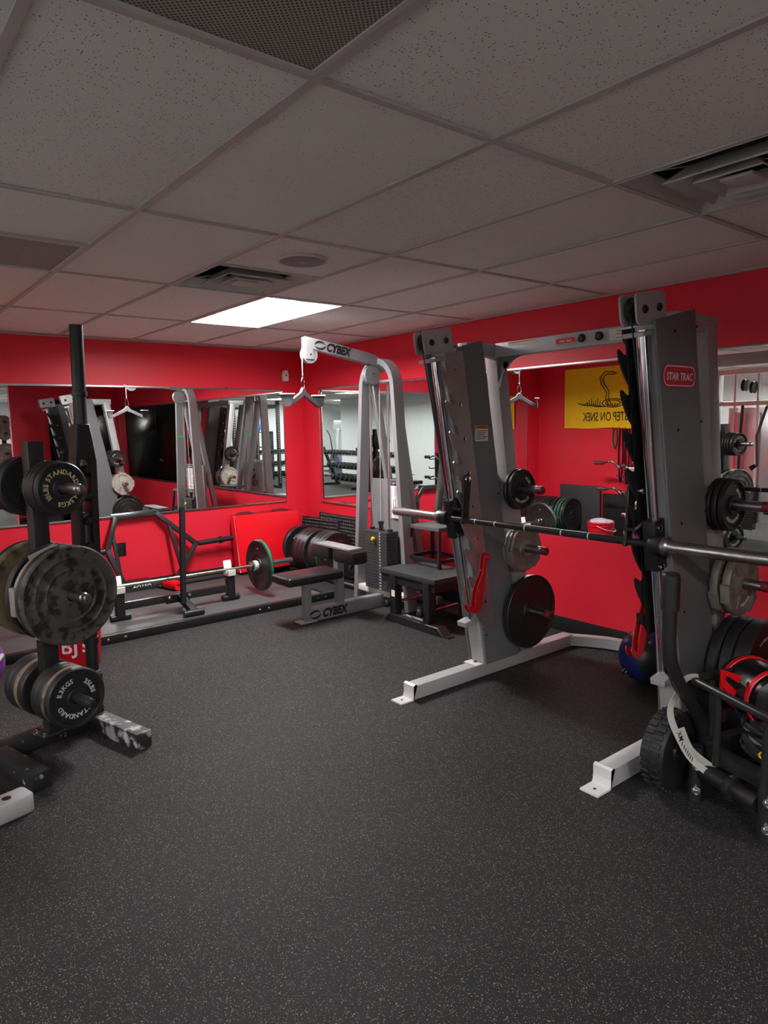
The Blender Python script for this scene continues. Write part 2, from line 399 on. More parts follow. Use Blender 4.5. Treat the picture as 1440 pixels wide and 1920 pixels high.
for i in range(len(cx) - 1):
    for j in range(len(cy) - 1):
        ym = [cy[j], cy[j + 1]]
        xc = (cx[i] + cx[i + 1]) / 2
        segs = [(cy[j], cy[j + 1])]
        for h in holes:
            if h[0] < xc < h[2] and cy[j] < (h[1] + h[3]) / 2 < cy[j + 1]:
                segs = []
                if h[1] - cy[j] > 0.1: segs.append((cy[j], h[1]))
                if cy[j + 1] - h[3] > 0.1: segs.append((h[3], cy[j + 1]))
        for a, b in segs:
            smooth_tile = (abs(xc - (A(1) + T / 2)) < 0.1 and B(1) < (a + b) / 2 < B(2)) or random.Random(i * 37 + j * 101).random() < 0.25
            if abs(xc - (A(0) + T / 2)) < 0.1 and B(1) < (a + b) / 2 < B(2): smooth_tile = False
            if (a + b) / 2 < B(1) and xc > A(1) and xc < A(4): smooth_tile = False
            (ts if smooth_tile else tp).b2((cx[i], a, H + 0.006), (cx[i + 1], b, H + 0.02))
cl = struct(tp, 'ceiling', TILE_P, smooth=0)
ts.build('smooth_tiles', TILE_S, cl, 0)
g = MB()
for x in cx: g.b2((x - 0.012, GY, H - 0.002), (x + 0.012, 0, H + 0.005))
for y in cy:
    for i in range(len(cx) - 1): g.b2((cx[i] + 0.012, y - 0.012, H - 0.0015), (cx[i + 1] - 0.012, y + 0.012, H + 0.005))
for (i, j) in ((2, 2.5), (0, 2.5), (3, 0.5)): g.b2((A(i) + 0.012, B(j) - 0.012, H - 0.0015), (A(i + 1) - 0.012, B(j) + 0.012, H + 0.005))
struct(g, 'trim_1', GRIDM, smooth=0)
struct(MB().b2((-0.018, YF, H - 0.008), (0, 0, H)).b2((XW, -0.018, H - 0.008), (-0.018, 0, H)), 'trim_2', GRIDM, smooth=0)
struct(MB().b2((GX, GY, H + 0.25), (0.12, 0.12, H + 0.3)), 'ceiling_deck', VENTDARK, smooth=0)

# ---- troffers: white pan, two curved reflectors, lit lens
def troffer(x0, y0, x1, y1, lens, label, group=None):
    xm = (x0 + x1) / 2; t = thing('ceiling_light', label, 'light', (xm, (y0 + y1) / 2, H - 0.005), group)
    q = MB()
    e = 0.02
    q.b2((x0, y0, H - 0.004), (x0 + e, y1, H)).b2((x1 - e, y0, H - 0.004), (x1, y1, H)).b2((x0 + e, y0, H - 0.004), (x1 - e, y0 + e, H)).b2((x0 + e, y1 - e, H - 0.004), (x1 - e, y1, H))
    q.build('frame', WHITEMETAL, t, 0)
    q = MB()
    hw = 0.15
    for s in (-1, 1):
        pr = [(xm + s * (T / 2 - e), H), (xm + s * 0.26, H + 0.05), (xm + s * 0.21, H + 0.085), (xm + s * hw, H + 0.1)]
        for k in range(3):
            (xa, za), (xb, zb) = pr[k], pr[k + 1]
            q.add([(xa, y0 + e, za), (xa, y1 - e, za), (xb, y1 - e, zb), (xb, y0 + e, zb)], [(0, 1, 2, 3)])
    for y in (y0 + e, y1 - e): q.add([(x0 + e, y, H), (x1 - e, y, H), (x1 - e, y, H + 0.12), (x0 + e, y, H + 0.12)], [(0, 1, 2, 3)])
    q.b2((x0 + e, y0 + e, H + 0.12), (x1 - e, y1 - e, H + 0.125))
    q.build('reflector', PAN, t)
    MB().b2((xm - hw, y0 + 0.11, H + 0.076), (xm + hw, y1 - 0.04, H + 0.117), 0.004).build('lamp_housing', WHITEMETAL, t)
    MB().b2((xm - hw + 0.008, y0 + 0.118, H + 0.070), (xm + hw - 0.008, y1 - 0.048, H + 0.0755)).build('lens', lens, t, 0)
    return t
troffer(A(3), B(3), A(4), B(4), LAMP1, 'lit recessed ceiling light with a glowing white lens, near the corner')
for i, j in GYM_LIGHTS: troffer(A(i), B(j), A(i + 1), B(j + 1), LAMP2, 'lit recessed light in the ceiling of the gym behind, some added for brightness', 'lights over the main gym')

# ---- diffusers, return grilles, speaker
def diffuser(x0, y0, label):
    xc, yc = x0 + T / 2, y0 + T / 2
    t = thing('air_diffuser', label, 'vent', (xc, yc, H - 0.012))
    MB().b2((x0 + 0.012, y0 + 0.012, H + 0.16), (x0 + T - 0.012, y0 + T - 0.012, H + 0.165)).build('throat', VENTDARK, t, 0)
    def ring(hw, dz, fl):
        q = MB(); o = [(-hw, -hw), (hw, -hw), (hw, hw), (-hw, hw)]; hi = hw - fl
        p = [(-hi, -hi), (hi, -hi), (hi, hi), (-hi, hi)]
        vs = [(xc + a, yc + b, H + dz) for a, b in o] + [(xc + a, yc + b, H + dz + fl * 0.9) for a, b in p] + [(xc + a, yc + b, H + dz + 0.006) for a, b in o] + [(xc + a, yc + b, H + dz + fl * 0.9 + 0.006) for a, b in p]
        fs = []
        for k in range(4):
            n_ = (k + 1) % 4
            fs += [(k, n_, 4 + n_, 4 + k), (8 + k, 12 + k, 12 + n_, 8 + n_), (k, 8 + k, 8 + n_, n_), (4 + k, 4 + n_, 12 + n_, 12 + k)]
        return q.add(vs, fs)
    ring(T / 2 - 0.004, -0.004, 0.055).build('outer_cone', VENTGREY, t, 0)
    ring(0.185, -0.012, 0.06).build('middle_cone', VENTGREY, t, 0)
    ring(0.115, -0.016, 0.045).build('inner_cone', VENTGREY, t, 0)
    MB().box((xc, yc, H - 0.008), (0.11, 0.11, 0.012), 0.005).build('centre_plate', VENTGREY, t)
    q = MB()
    for s in (-1, 1):
        q.beam((xc, yc, H + 0.06), (xc + s * 0.24, yc + 0.24, H + 0.03), 0.004, 0.004).beam((xc, yc, H + 0.06), (xc + s * 0.24, yc - 0.24, H + 0.03), 0.004, 0.004)
    q.build('stay_wires', VENTGREY, t)
diffuser(A(2), B(2.5), 'stepped square air diffuser in the ceiling beside the lit light panel')
diffuser(A(3), B(0.5), 'stepped square air diffuser in the ceiling at right, above the rack of machines')
def grille(x0, y0, x1, y1, label, m):
    t = thing('return_grille', label, 'vent', ((x0 + x1) / 2, (y0 + y1) / 2, H - 0.003))
    q = MB(); e = 0.014
    q.b2((x0 + e, y0 + e, H), (x1 - e, y1 - e, H + 0.01)); q.build('face', m, t, 0)
    q = MB(); q.b2((x0 + e, y0 + e, H - 0.004), (x0 + 2 * e, y1 - e, H)).b2((x1 - 2 * e, y0 + e, H - 0.004), (x1 - e, y1 - e, H)).b2((x0 + 2 * e, y0 + e, H - 0.004), (x1 - 2 * e, y0 + 2 * e, H)).b2((x0 + 2 * e, y1 - 2 * e, H - 0.004), (x1 - 2 * e, y1 - e, H))
    q.build('frame', VENTGREY, t, 0)
def eggcrate():
    m = bpy.data.materials.new('perforated_vent_face'); m.use_nodes = True; n = m.node_tree.nodes; l = m.node_tree.links; b = n['Principled BSDF']; b.inputs['Roughness'].default_value = 0.6
    tc = n.new('ShaderNodeTexCoord'); mp = n.new('ShaderNodeMapping'); mp.inputs['Scale'].default_value = (110, 110, 0); mp.inputs['Rotation'].default_value = (0, 0, PI / 4)
    l.new(tc.outputs['Object'], mp.inputs['Vector']); v = n.new('ShaderNodeTexVoronoi'); v.inputs['Randomness'].default_value = 0; v.inputs['Scale'].default_value = 1.0; l.new(mp.outputs['Vector'], v.inputs['Vector'])
    rp = n.new('ShaderNodeValToRGB'); rp.color_ramp.elements[0].position = 0.26; rp.color_ramp.elements[1].position = 0.34
    rp.color_ramp.elements[0].color = lin((52, 48, 42)); rp.color_ramp.elements[1].color = lin((158, 152, 144)); l.new(v.outputs['Distance'], rp.inputs['Fac']); l.new(rp.outputs['Color'], b.inputs['Base Color'])
    return m
EGG = eggcrate()
grille(A(0), B(0), A(1), B(1), 'large perforated return air panel in the ceiling at the top of the photo', EGG)
grille(A(0), B(2.5), A(1), B(3), 'small perforated return air panel in the ceiling at the left edge', EGG)
sp = thing('ceiling_speaker', 'round flush ceiling speaker in the tile beside the stepped air diffuser', 'speaker', (-2.125, -3.43, H - 0.01))
MB().lathe([(0, -0.008), (0.105, -0.008), (0.112, -0.004), (0.112, 0.006), (0, 0.006)], (-2.125, -3.43, H), (0, 0, 1), 48).build('grille', SPEAKER, sp)
MB().lathe([(0.112, -0.006), (0.122, -0.006), (0.122, 0.004), (0.112, 0.004)], (-2.125, -3.43, H), (0, 0, 1), 48, True).build('bezel', VENTGREY, sp)
MB().lathe([(0, -0.011), (0.012, -0.011), (0.012, -0.008)], (-2.125, -3.43, H), (0, 0, 1), 20).build('badge', VENTGREY, sp)

# ---- mirrors
def mirror(label, p0, p1, nrm, panels):
    p0 = Vector(p0); p1 = Vector(p1); nrm = Vector(nrm); d = (p1 - p0); d.z = 0; L = d.length; d.normalize(); z0, z1 = p0.z, p1.z
    t = thing('wall_mirror', label, 'mirror', (p0 + d * L / 2) + nrm * 0.003)
    for k in range(panels):
        a = p0 + d * (L * k / panels + 0.0007); b = p0 + d * (L * (k + 1) / panels - 0.0007)
        c = (a + b) / 2 + nrm * 0.005; c.z = (z0 + z1) / 2
        s = [0, 0, z1 - z0]; ax = 0 if abs(d.x) > 0.5 else 1; s[ax] = (b - a).length; s[1 - ax] = 0.006
        MB().box(c, s).build('glass', MIRROR, t, 0)
    for z, nm in ((z0 - 0.004, 'bottom_channel'), (z1 + 0.004, 'top_channel')):
        a = p0 + nrm * 0.007; b = p0 + d * L + nrm * 0.007; a.z = b.z = z
        MB().beam(a, b, 0.013, 0.018, bev=0.002).build(nm, STEEL, t)
    for e in (p0, p0 + d * L):
        MB().beam(V(e.x, e.y, z0 + .006) + nrm * 0.006, V(e.x, e.y, z1 - .006) + nrm * 0.006, 0.008, 0.01, up=d, bev=0.002).build('end_channel', STEEL, t)
    return t
mb_ = mirror('wide mirror on the red wall at the left, behind the barbell', (-3.74, 0, 0.72), (-0.25, 0, 1.89), (0, -1, 0), 2)
mr_ = mirror('wide mirror on the red wall behind the two upright machines', (0, -0.32, 0.72), (0, -6.1, 1.89), (-1, 0, 0), 3)
q = MB()
for x in (-3.2, -1.9, -0.9): q.cyl((x, -0.001, 1.905), (x, -0.016, 1.905), 0.011)
build_each(q, 'clip', CHROME, mb_)

# ---- outlet and detector
ot = thing('wall_outlet', 'black power outlet on the red wall inside the leaning hexagonal bar', 'outlet', (-2.02, -0.004, 0.355))
MB().box((-2.02, -0.005, 0.412), (0.085, 0.009, 0.125), 0.003).build('cover_plate', mat('black_cover', (16, 15, 17), 0.35), ot)
q = MB()
for z in (0.385, 0.44):
    q.lathe([(0, 0), (0.017, 0), (0.017, 0.002), (0, 0.003)], (-2.02, -0.0095, z), (0, -1, 0), 20)
build_each(q, 'socket', SATIN, ot)
md = thing('motion_detector', 'small white motion detector high on the red wall beside the corner', 'detector', (-0.225, -0.03, 2.0))
MB().prism([(-0.028, -0.055), (0.028, -0.055), (0.034, 0.0), (0.022, 0.06), (-0.022, 0.06), (-0.034, 0.0)], (-0.225, -0.027, 2.04), (1, 0, 0), (0, 0, 1), 0.05, 0.006).build('housing', WHITE, md)
MB().lathe([(0, 0), (0.008, 0), (0.006, 0.004), (0, 0.006)], (-0.225, -0.052, 2.045), (0, -1, 0), 14).build('lens', INK, md)

# ================================================================== PLATE KINDS (local +Z = printed face)
OR = Matrix.Identity(4)
PK = {}
def proto(name, label, cat, build):
    o = build()
    tag(o, label, cat); COL.objects.unlink(o); PKC = list(KIDS.get(o, []))
    for c in PKC:
        COL.objects.unlink(c)
    return o
def body(name, prof, m, closed=True, seg=56, extra=None):
    me = MB().lathe(prof, (0, 0, 0), (0, 0, 1), seg, closed)
    if extra: extra(me)
    ms = bpy.data.meshes.new(name); ms.from_pydata(me.v, [], me.f); b = bmesh.new(); b.from_mesh(ms); bmesh.ops.recalc_face_normals(b, faces=b.faces[:]); b.to_mesh(ms); b.free()
    ms.shade_smooth(); ms.set_sharp_from_angle(angle=math.radians(32)); ms.materials.append(m)
    o = bpy.data.objects.new(name, ms); COL.objects.link(o); WM[o] = Matrix.Identity(4); return o
def kid(o, mb, name, m):
    c = mb.build(name, m, o); reg(o, c); return c
def std_plate(name, r, t, m, texts=None, tm=None, hub=True, tsize=0.03):
    # raised rim, dished web, raised hub; t = thickness at rim, centred on z=0
    h = t / 2; ri = r * 0.86; rh = max(0.045, r * 0.34)
    prof = [(0.026, h), (rh * 0.92, h), (rh, h - 0.004), (rh, h * 0.35), (ri - 0.006, h * 0.35), (ri, h - 0.002), (ri + 0.004, h), (r - 0.006, h), (r, h - 0.006),
            (r, -h + 0.006), (r - 0.006, -h), (ri, -h), (ri - 0.006, -h * 0.35), (rh, -h * 0.35), (rh, -h), (0.026, -h)]
    o = body(name, prof, m)
    if texts:
        q = MB(); M = Matrix.Translation(V(0, 0, h * 0.35)); R = (ri + rh) / 2 - 0.0
        for s, a, fl in texts: q.arc_text(s, M, R, tsize, a, fl, 0.0035, 0.012, 1.05)
        kid(o, q, 'lettering', tm or GOLD)
    return o
def flat_plate(name, r, t, m, rings=(0.52, 0.74), hubr=0.06):
    h = t / 2
    prof = [(0.026, h), (hubr * 0.8, h), (hubr, h - 0.003)]
    for k in rings: prof += [(r * k - 0.008, h - 0.006), (r * k, h - 0.001), (r * k + 0.01, h - 0.006)]
    prof += [(r - 0.02, h - 0.004), (r - 0.008, h), (r, h - 0.006), (r, -h + 0.006), (r - 0.008, -h), (0.026, -h)]
    return body(name, prof, m)
def disc_plate(name, r, t, m):
    h = t / 2
    return body(name, [(0.026, h - 0.004), (r * 0.3, h - 0.004), (r * 0.32, h - 0.008), (r * 0.93, h - 0.008), (r * 0.95, h), (r - 0.004, h), (r, h - 0.004), (r, -h + 0.004), (r - 0.004, -h), (0.026, -h)], m)
def grip_plate(name, r, t, m, n=4, text=None, spokes=True):
    h = t / 2
    def ex(mb):
        for k in range(n):
            a = 2 * PI * (k + 0.5) / n
            mb.box((0, 0, 0), (0.03, r * 0.62, t * 1.25), 0.006, None) if False else None
            M = Matrix.Rotation(a, 3, 'Z')
            mb.box(M @ V(r * 0.955, 0, 0), (r * 0.15, r * 0.6, t * 1.12), 0.007, M)
            if spokes:
                M2 = Matrix.Rotation(a + PI / n, 3, 'Z'); mb.box(M2 @ V(r * 0.56, 0, h * 0.5), (r * 0.55, 0.022, h * 0.5), 0.004, M2)
    prof = [(0.026, h), (0.05, h), (0.062, h - 0.008), (0.07, h * 0.35), (r * 0.8, h * 0.3), (r * 0.84, h * 0.9), (r * 0.97, h * 0.85), (r * 0.99, h * 0.5), (r * 0.99, -h * 0.5), (r * 0.97, -h * 0.85), (r * 0.84, -h * 0.9), (r * 0.8, -h * 0.3), (0.07, -h * 0.35), (0.06, -h), (0.026, -h)]
    o = body(name, prof, m, extra=ex)
    if text:
        q = MB(); M = Matrix.Translation(V(0, 0, h * 0.33))
        for s, a, fl in text: q.arc_text(s, M, r * 0.7, r * 0.14, a, fl, 0.0025, 0.01)
        kid(o, q, 'lettering', PALETXT)
    return o
def bumper(name, r, t, m, text=None, tm=None, stripe=None):
    h = t / 2; e = 0.008
    prof = [(0.027, h - 0.004), (0.034, h - 0.002), (0.06, h - 0.002), (0.062, h - 0.008), (r * 0.42, h - 0.008), (r * 0.45, h - 0.003), (r * 0.8, h - 0.005), (r * 0.84, h), (r - e, h), (r, h - e),
            (r, -h + e), (r - e, -h), (r * 0.84, -h), (r * 0.8, -h + 0.005), (r * 0.45, -h + 0.004), (r * 0.42, -h + 0.008), (0.06, -h + 0.004), (0.027, -h + 0.004)]
    o = body(name, prof, m)
    kid(o, MB().lathe([(0.0265, -h), (0.0265, h), (0.036, h), (0.04, h - 0.004), (0.04, -h + 0.004), (0.036, -h)], (0, 0, 0), (0, 0, 1), 28, True), 'steel_hub', STEEL)
    if stripe: kid(o, MB().lathe([(r - 0.01, -stripe[1]), (r + 0.0008, -stripe[1]), (r + 0.0008, stripe[1]), (r - 0.01, stripe[1])], (0, 0, stripe[2]), (0, 0, 1), 56, True), 'colour_band', stripe[0])
    if text:
        q = MB(); M = Matrix.Translation(V(0, 0, h - 0.0055))
        for s, a, fl in text: q.arc_text(s, M, r * 0.63, r * 0.16, a, fl, 0.0015, 0.015)
        kid(o, q, 'lettering', tm or PALETXT)
    return o
used = set()
def put(p, loc, ax, label, group=None, spin=0.0, cat='weight plate'):
    o = copy_tree(p) if p in used or True else p
    place(o, loc, ax, spin); tag(o, label, cat, group); return o
P10 = std_plate('weight_plate', 0.117, 0.034, IRON, [('STANDARD', PI * 0.5 - 0.15, False), ('10LBS', PI * 1.06, False), ('4.5KGS', PI * 1.62, False)], GOLD, tsize=0.030)
P10B = std_plate('weight_plate', 0.120, 0.024, IRON)
P25 = std_plate('weight_plate', 0.140, 0.040, IRON, [('STANDARD', PI * 1.42, False), ('25LBS', PI * 0.16, False), ('11.3KGS', PI * 0.72, False)], PALETXT, tsize=0.030)
PRIM = std_plate('weight_plate', 0.138, 0.026, RUSTRIM)
PTHK = bumper('weight_plate', 0.138, 0.046, RUBBER)
P45F = flat_plate('weight_plate', 0.225, 0.036, WORN)
P45B = flat_plate('weight_plate', 0.222, 0.030, IRON)
P45R = flat_plate('weight_plate', 0.225, 0.040, BROWN)
PGRIP = grip_plate('weight_plate', 0.212, 0.042, GREYIRON, 5)
P5 = std_plate('weight_plate', 0.118, 0.026, IRON, [('10LBS', PI * 0.25, False), ('STANDARD', PI * 1.5, False)], PALETXT, tsize=0.022)
PG25 = grip_plate('weight_plate', 0.135, 0.024, GREYIRON, 3, spokes=False)
PG25W = grip_plate('weight_plate', 0.150, 0.028, LITIRON, 4)
PG35 = grip_plate('weight_plate', 0.150, 0.040, GREYIRON, 3, [('35 LB', PI * 0.72, False), ('STANDARD', PI * 1.5, False)])
PDISC = disc_plate('weight_plate', 0.225, 0.034, IRON)
PDISCW = disc_plate('weight_plate', 0.225, 0.034, LITIRON)
PBUM = bumper('bumper_plate', 0.225, 0.070, BUMPER, [('WEIGHTS', PI * 0.5, False), ('45 LB', PI * 1.5, False)], PALETXT)
PBUMT = bumper('bumper_plate', 0.225, 0.050, BUMPER, [('WEIGHTS', PI * 0.9, False), ('25', PI * 1.9, False)], PALETXT)
PBUMG = bumper('bumper_plate', 0.225, 0.044, BUMPER, [('10', PI * 0.5, False)], PALETXT, (GREEN, 0.010, 0.0))
PBUML = bumper('bumper_plate', 0.225, 0.060, BUMPER, [('EIGHTS', PI * 0.86, False), ('35', PI * 0.3, False)], mat('dull_red_print', (150, 74, 62), 0.5), (GREEN, 0.006, -0.015))
PSM = bumper('bumper_plate', 0.115, 0.030, BUMPER, [('5', PI * 0.5, False)], PALETXT)
PHEX = std_plate('weight_plate', 0.21, 0.034, GREYIRON, [('STANDARD', PI * 0.8, False), ('45', PI * 1.75, False)], PALETXT, tsize=0.045)
PROTOS = [P10, P10B, P25, PRIM, PTHK, P45F, P45B, P45R, PGRIP, P5, PG25, PG25W, PG35, PDISC, PDISCW, PBUM, PBUMT, PBUMG, PBUML, PSM, PHEX]

# ================================================================== SQUAT RACK WITH PLATE STORAGE (left foreground)
E1 = V(0.965, 0.262, 0); E2 = V(-0.262, 0.965, 0); R0 = V(-3.10, -2.87, 0)
rk = thing('squat_rack', 'black squat stand with plate storage pegs and one tall round post, at left', 'squat rack', R0)
def RP(a, b, z): return R0 + E1 * a + E2 * b + V(0, 0, z)
MB().beam(RP(-0.47, 0.03, 0.047), RP(-0.04, 0.03, 0.047), 0.075, 0.07).build('base_beam', SCUFF, rk)
MB().beam(RP(0, 0.12, 0.04), RP(0, -0.42, 0.04), 0.078, 0.08).build('foot', CHALKY, rk)
MB().beam(RP(-0.475, 0.12, 0.04), RP(-0.475, -0.39, 0.04), 0.082, 0.08).build('foot', SCUFF, rk)
MB().beam(RP(-0.242, -0.06, 0.09), RP(-0.236, -0.06, 1.455), 0.072, 0.062, up=E2).build('storage_column', BLACK, rk)
q = MB(); q.box(RP(-0.218, -0.045, 0.086), (0.19, 0.11, 0.01), 0.002, Matrix((E1, E2, V(0, 0, 1))).transposed()); q.build('base_flange', SCUFF, rk)
q = MB()
for a in (-0.295, -0.14):
    for b in (-0.08, -0.01): q.lathe([(0, 0), (0.012, 0), (0.012, 0.009), (0.007, 0.01), (0.007, 0.016), (0, 0.017)], RP(a, b, 0.091), (0, 0, 1), 8)
q.lathe([(0, 0), (0.014, 0), (0.014, 0.01), (0.008, 0.012), (0.008, 0.03), (0, 0.031)], RP(-0.06, -0.008, 0.05), -E2, 8)
q.lathe([(0, 0), (0.012, 0), (0.012, 0.01), (0, 0.012)], RP(-0.425, -0.008, 0.05), -E2, 8)
build_each(q, 'bolt', CHROME, rk)
PEGZ = (1.25, 0.77, 0.285)
for z, f, r in ((PEGZ[0], 0.415, 0.33), (PEGZ[1], 0.40, 0.33), (PEGZ[2], 0.38, 0.34)):
    c = RP(-0.218, -0.06, z)
    for s, ln in ((-1, f - 0.06), (1, r)):
        o = MB().lathe([(0, 0.03), (0.0235, 0.03), (0.0235, ln - 0.03), (0.019, ln - 0.024), (0.019, ln - 0.018), (0.021, ln - 0.012), (0.019, ln - 0.003), (0.012, ln), (0, ln - 0.002)], c, E2 * s, 24).build('storage_peg', STEEL if z > 0.5 else SATIN, rk)
# tall post: flat lower bracket, double side plates with round catches, round tube above
pt = R0 + V(0.0, 0.0, 0); lean = V(0.05, 0, 0)
def PP(z, a=0.0, b=0.0): return R0 + E1 * a + E2 * b + V(0.045 * (z / 2.0), 0, z)
MB().beam(PP(0.08), PP(0.30), 0.066, 0.066, up=E2).build('post_socket', CHALKY, rk)
MB().tube([PP(0.30), PP(1.10)], 0.030, 24).lathe([(0, 0), (0.036, 0), (0.036, 0.03), (0, 0.03)], PP(0.44), (0, 0, 1), 24).build('lower_tube', BLACK, rk)
q = MB()
for a in (-0.044, 0.036):
    wd = 0.022 if a < 0 else 0.034
    q.beam(PP(0.70, a), PP(1.36, a), wd, 0.075, up=E2)
q.prism([(-0.055, 0), (0.053, 0), (0.03, 0.17), (-0.03, 0.17)], PP(1.36), E1, (0, 0, 1), 0.07, 0.003)
q.build('catch_plates', BLACK, rk)
for k in range(5):
    z = 0.80 + 0.125 * k
    MB().lathe([(0, 0), (0.022, 0), (0.026, 0.01), (0.024, 0.07), (0.018, 0.085), (0, 0.088)], PP(z, 0, 0.04), -E2 + V(0, 0, 0.12), 20).build('catch_pin', SATIN, rk)
MB().lathe([(0.031, 0), (0.031, 0.5), (0.027, 0.5), (0.027, 0.0)], PP(1.50), V(0.0225, 0, 1), 28, True).lathe([(0, 0.45), (0.027, 0.45)], PP(1.5), V(0.0225, 0, 1), 28).build('upper_tube', BLACK, rk)
MB().lathe([(0.031, 0), (0.037, 0.002), (0.037, 0.022), (0.031, 0.024)], PP(1.665), V(0.0225, 0, 1), 28).build('collar', BLACK, rk)

def peg(z, d): return R0 + E1 * -0.218 + E2 * (-0.06 - d) + V(0, 0, z)
DF = -E2; DB = E2
dz = lambda r: -(0.026 - 0.0235)
put(P10, peg(1.2475, 0.185), DF, 'small black plate with gold STANDARD 10LBS lettering, on the top storage peg', spin=0.0)
put(P10B, peg(1.2475, 0.148), DF, 'plain black plate right behind the gold-lettered ten pound plate')
put(P10B, peg(1.2475, 0.118), DF, 'scuffed black plate in the middle of the top front peg')
put(P10B, peg(1.2475, 0.088), DF, 'black plate on the top front peg, nearest the column')
put(P25, peg(1.2475, -0.10), DB, 'brown-black plate on the top rear peg, next to the column')
put(PTHK, peg(1.2475, -0.155), DB, 'thick dark plate on the top rear peg, outermost at the left edge')
put(P45F, peg(0.7675, 0.195), DF, 'large pitted black plate without lettering, outermost on the middle peg', spin=0.4)
put(P45B, peg(0.7675, 0.158), DF, 'large dark plate tight behind the pitted plate')
put(PGRIP, peg(0.7675, 0.115), DF, 'grey plate with raised grip blocks on its rim, on the middle peg')
put(P45B, peg(0.7675, 0.068), DF, 'large black plate on the middle front peg, against the column')
put(P45R, peg(0.7675, -0.10), DB, 'large brown worn plate on the middle rear peg, behind the column')
put(P45B, peg(0.7675, -0.145), DB, 'large black plate on the middle rear peg, outermost')
put(P25, peg(0.2825, 0.170), DF, 'black plate with upside-down STANDARD 25LBS lettering, on the lowest peg')
put(PRIM, peg(0.2825, 0.135), DF, 'plate with a tan rusted rim behind the 25 pound plate')
put(PTHK, peg(0.2825, 0.098), DF, 'thick smooth black plate behind the tan-rimmed plate')
put(PTHK, peg(0.2825, 0.051), DF, 'thick smooth black plate on the lowest front peg, against the column')
put(PTHK, peg(0.2825, -0.075), DB, 'thick black plate on the lowest rear peg, next to the column')
put(PRIM, peg(0.2825, -0.113), DB, 'tan-rimmed plate on the lowest rear peg, behind the column')
put(PTHK, peg(0.2825, -0.150), DB, 'thick black plate on the lowest rear peg, outside the tan-rimmed one')
put(PTHK, peg(0.2825, -0.197), DB, 'outermost thick black plate on the lowest rear peg, at the left edge')

# silver machine foot in the lower left corner
mf = thing('bench_frame', 'silver bench frame foot with a bolt hole, cut off by the left edge', 'bench', (-3.72, -3.45, 0))
q = MB()
d1 = V(0.97, 0.24, 0)
q.prism([(-0.75, -0.05), (-0.012, -0.05), (0.0, -0.035), (0.0, 0.035), (-0.012, 0.05), (-0.75, 0.05)], V(-3.525, -3.478, 0.0375), d1, V(-0.24, 0.97, 0), 0.075, 0.006)
q.build('foot_beam', SILVER, mf)
MB().lathe([(0, 0), (0.017, 0), (0.017, 0.0008), (0, 0.0008)], V(-3.61, -3.50, 0.0752), (0, 0, 1), 24).build('bolt_hole', SATIN, mf)
MB().tube([V(-3.90, -3.57, 0.07), V(-3.90, -3.57, 0.30), V(-4.2, -3.64, 0.42)], 0.03, 16).build('bench_leg', SILVER, mf)
MB().box(V(-4.3, -3.62, 0.46), (0.36, 1.1, 0.07), 0.02).build('bench_pad', VINYL, mf)

# ---- bucket with the store lettering
def bucket(x, y, label, m, lettering=None, bag=False, ang=-PI / 2):
    t = thing('bucket', label, 'bucket', (x, y, 0))
    MB().lathe([(0, 0), (0.13, 0), (0.134, 0.006), (0.148, 0.30), (0.153, 0.30), (0.153, 0.312), (0.149, 0.313), (0.150, 0.335), (0.155, 0.335), (0.155, 0.345), (0.150, 0.355), (0.145, 0.355), (0.13, 0.012), (0, 0.012)], (x, y, 0.001), (0, 0, 1), 48).build('pail', m, t)
    a = ang
    p = []
    for k in range(17):
        th = PI * k / 16; p.append(V(x, y, 0.32) + V(math.cos(a + PI / 2), math.sin(a + PI / 2), 0) * (0.160 * math.cos(th)) + (V(math.cos(a), math.sin(a), 0) * 0.165 + V(0, 0, -0.07)) * math.sin(th))
    MB().tube(p, 0.0022, 8).build('wire_handle', WHITE, t)
    MB().tube(p[7:10], 0.007, 12).build('grip', WHITE, t)
    if lettering:
        q = MB(); rad = lambda z: 0.134 + 0.014 * z / 0.3
        tw = 0.0
        for ch, off, sz, zz in lettering:
            th = a + off; z = zz; r = rad(z) + 0.0012
            n = V(math.cos(th), math.sin(th), 0); u = V(-math.sin(th), math.cos(th), 0)
            vs, fs = glyphs(ch, sz, 0.0012, 0, 0.012, 'CENTER')
            vv = []
            for pnt in vs:
                an = th + pnt.x / r; nn = V(math.cos(an), math.sin(an), 0); vv.append(V(x, y, z + pnt.y) + nn * (r + pnt.z))
            q.add(vv, fs)
        q.build('lettering', WHITETXT, t)
    return t
bucket(-2.895, -1.80, "red plastic bucket with large white BJ's lettering, behind the plate storage", REDPL,
       [('B', -0.46, 0.13, 0.115), ('J', -0.06, 0.13, 0.115), ("'", 0.13, 0.12, 0.14), ('s', 0.36, 0.13, 0.115)], ang=-1.84)

# ---- purple bag behind the storage column
pb = thing('exercise_bag', 'purple and black domed exercise bag with grey handles behind the storage column', 'bag', (-3.50, -1.92, 0))
MB().sphere((-3.50, -1.92, 0.17), 0.17, 1.0, 1.0, 1.0).build('shell', PURPLE, pb)
MB().lathe([(0.165, -0.045), (0.174, -0.04), (0.174, 0.03), (0.165, 0.035)], (-3.50, -1.92, 0.17), (0.85, -0.5, 0.1), 40).build('centre_band', VINYL, pb)
MB().lathe([(0.16, 0.042), (0.172, 0.044), (0.170, 0.062), (0.16, 0.064)], (-3.50, -1.92, 0.17), (0.85, -0.5, 0.1), 40).build('orange_band', mat('orange_strip', (222, 108, 70), 0.5), pb)
MB().tube([V(-3.44, -2.07, 0.17), V(-3.40, -2.12, 0.22), V(-3.37, -2.09, 0.24), V(-3.36, -2.02, 0.20)], 0.012, 10).build('handle', CLEARPL, pb)

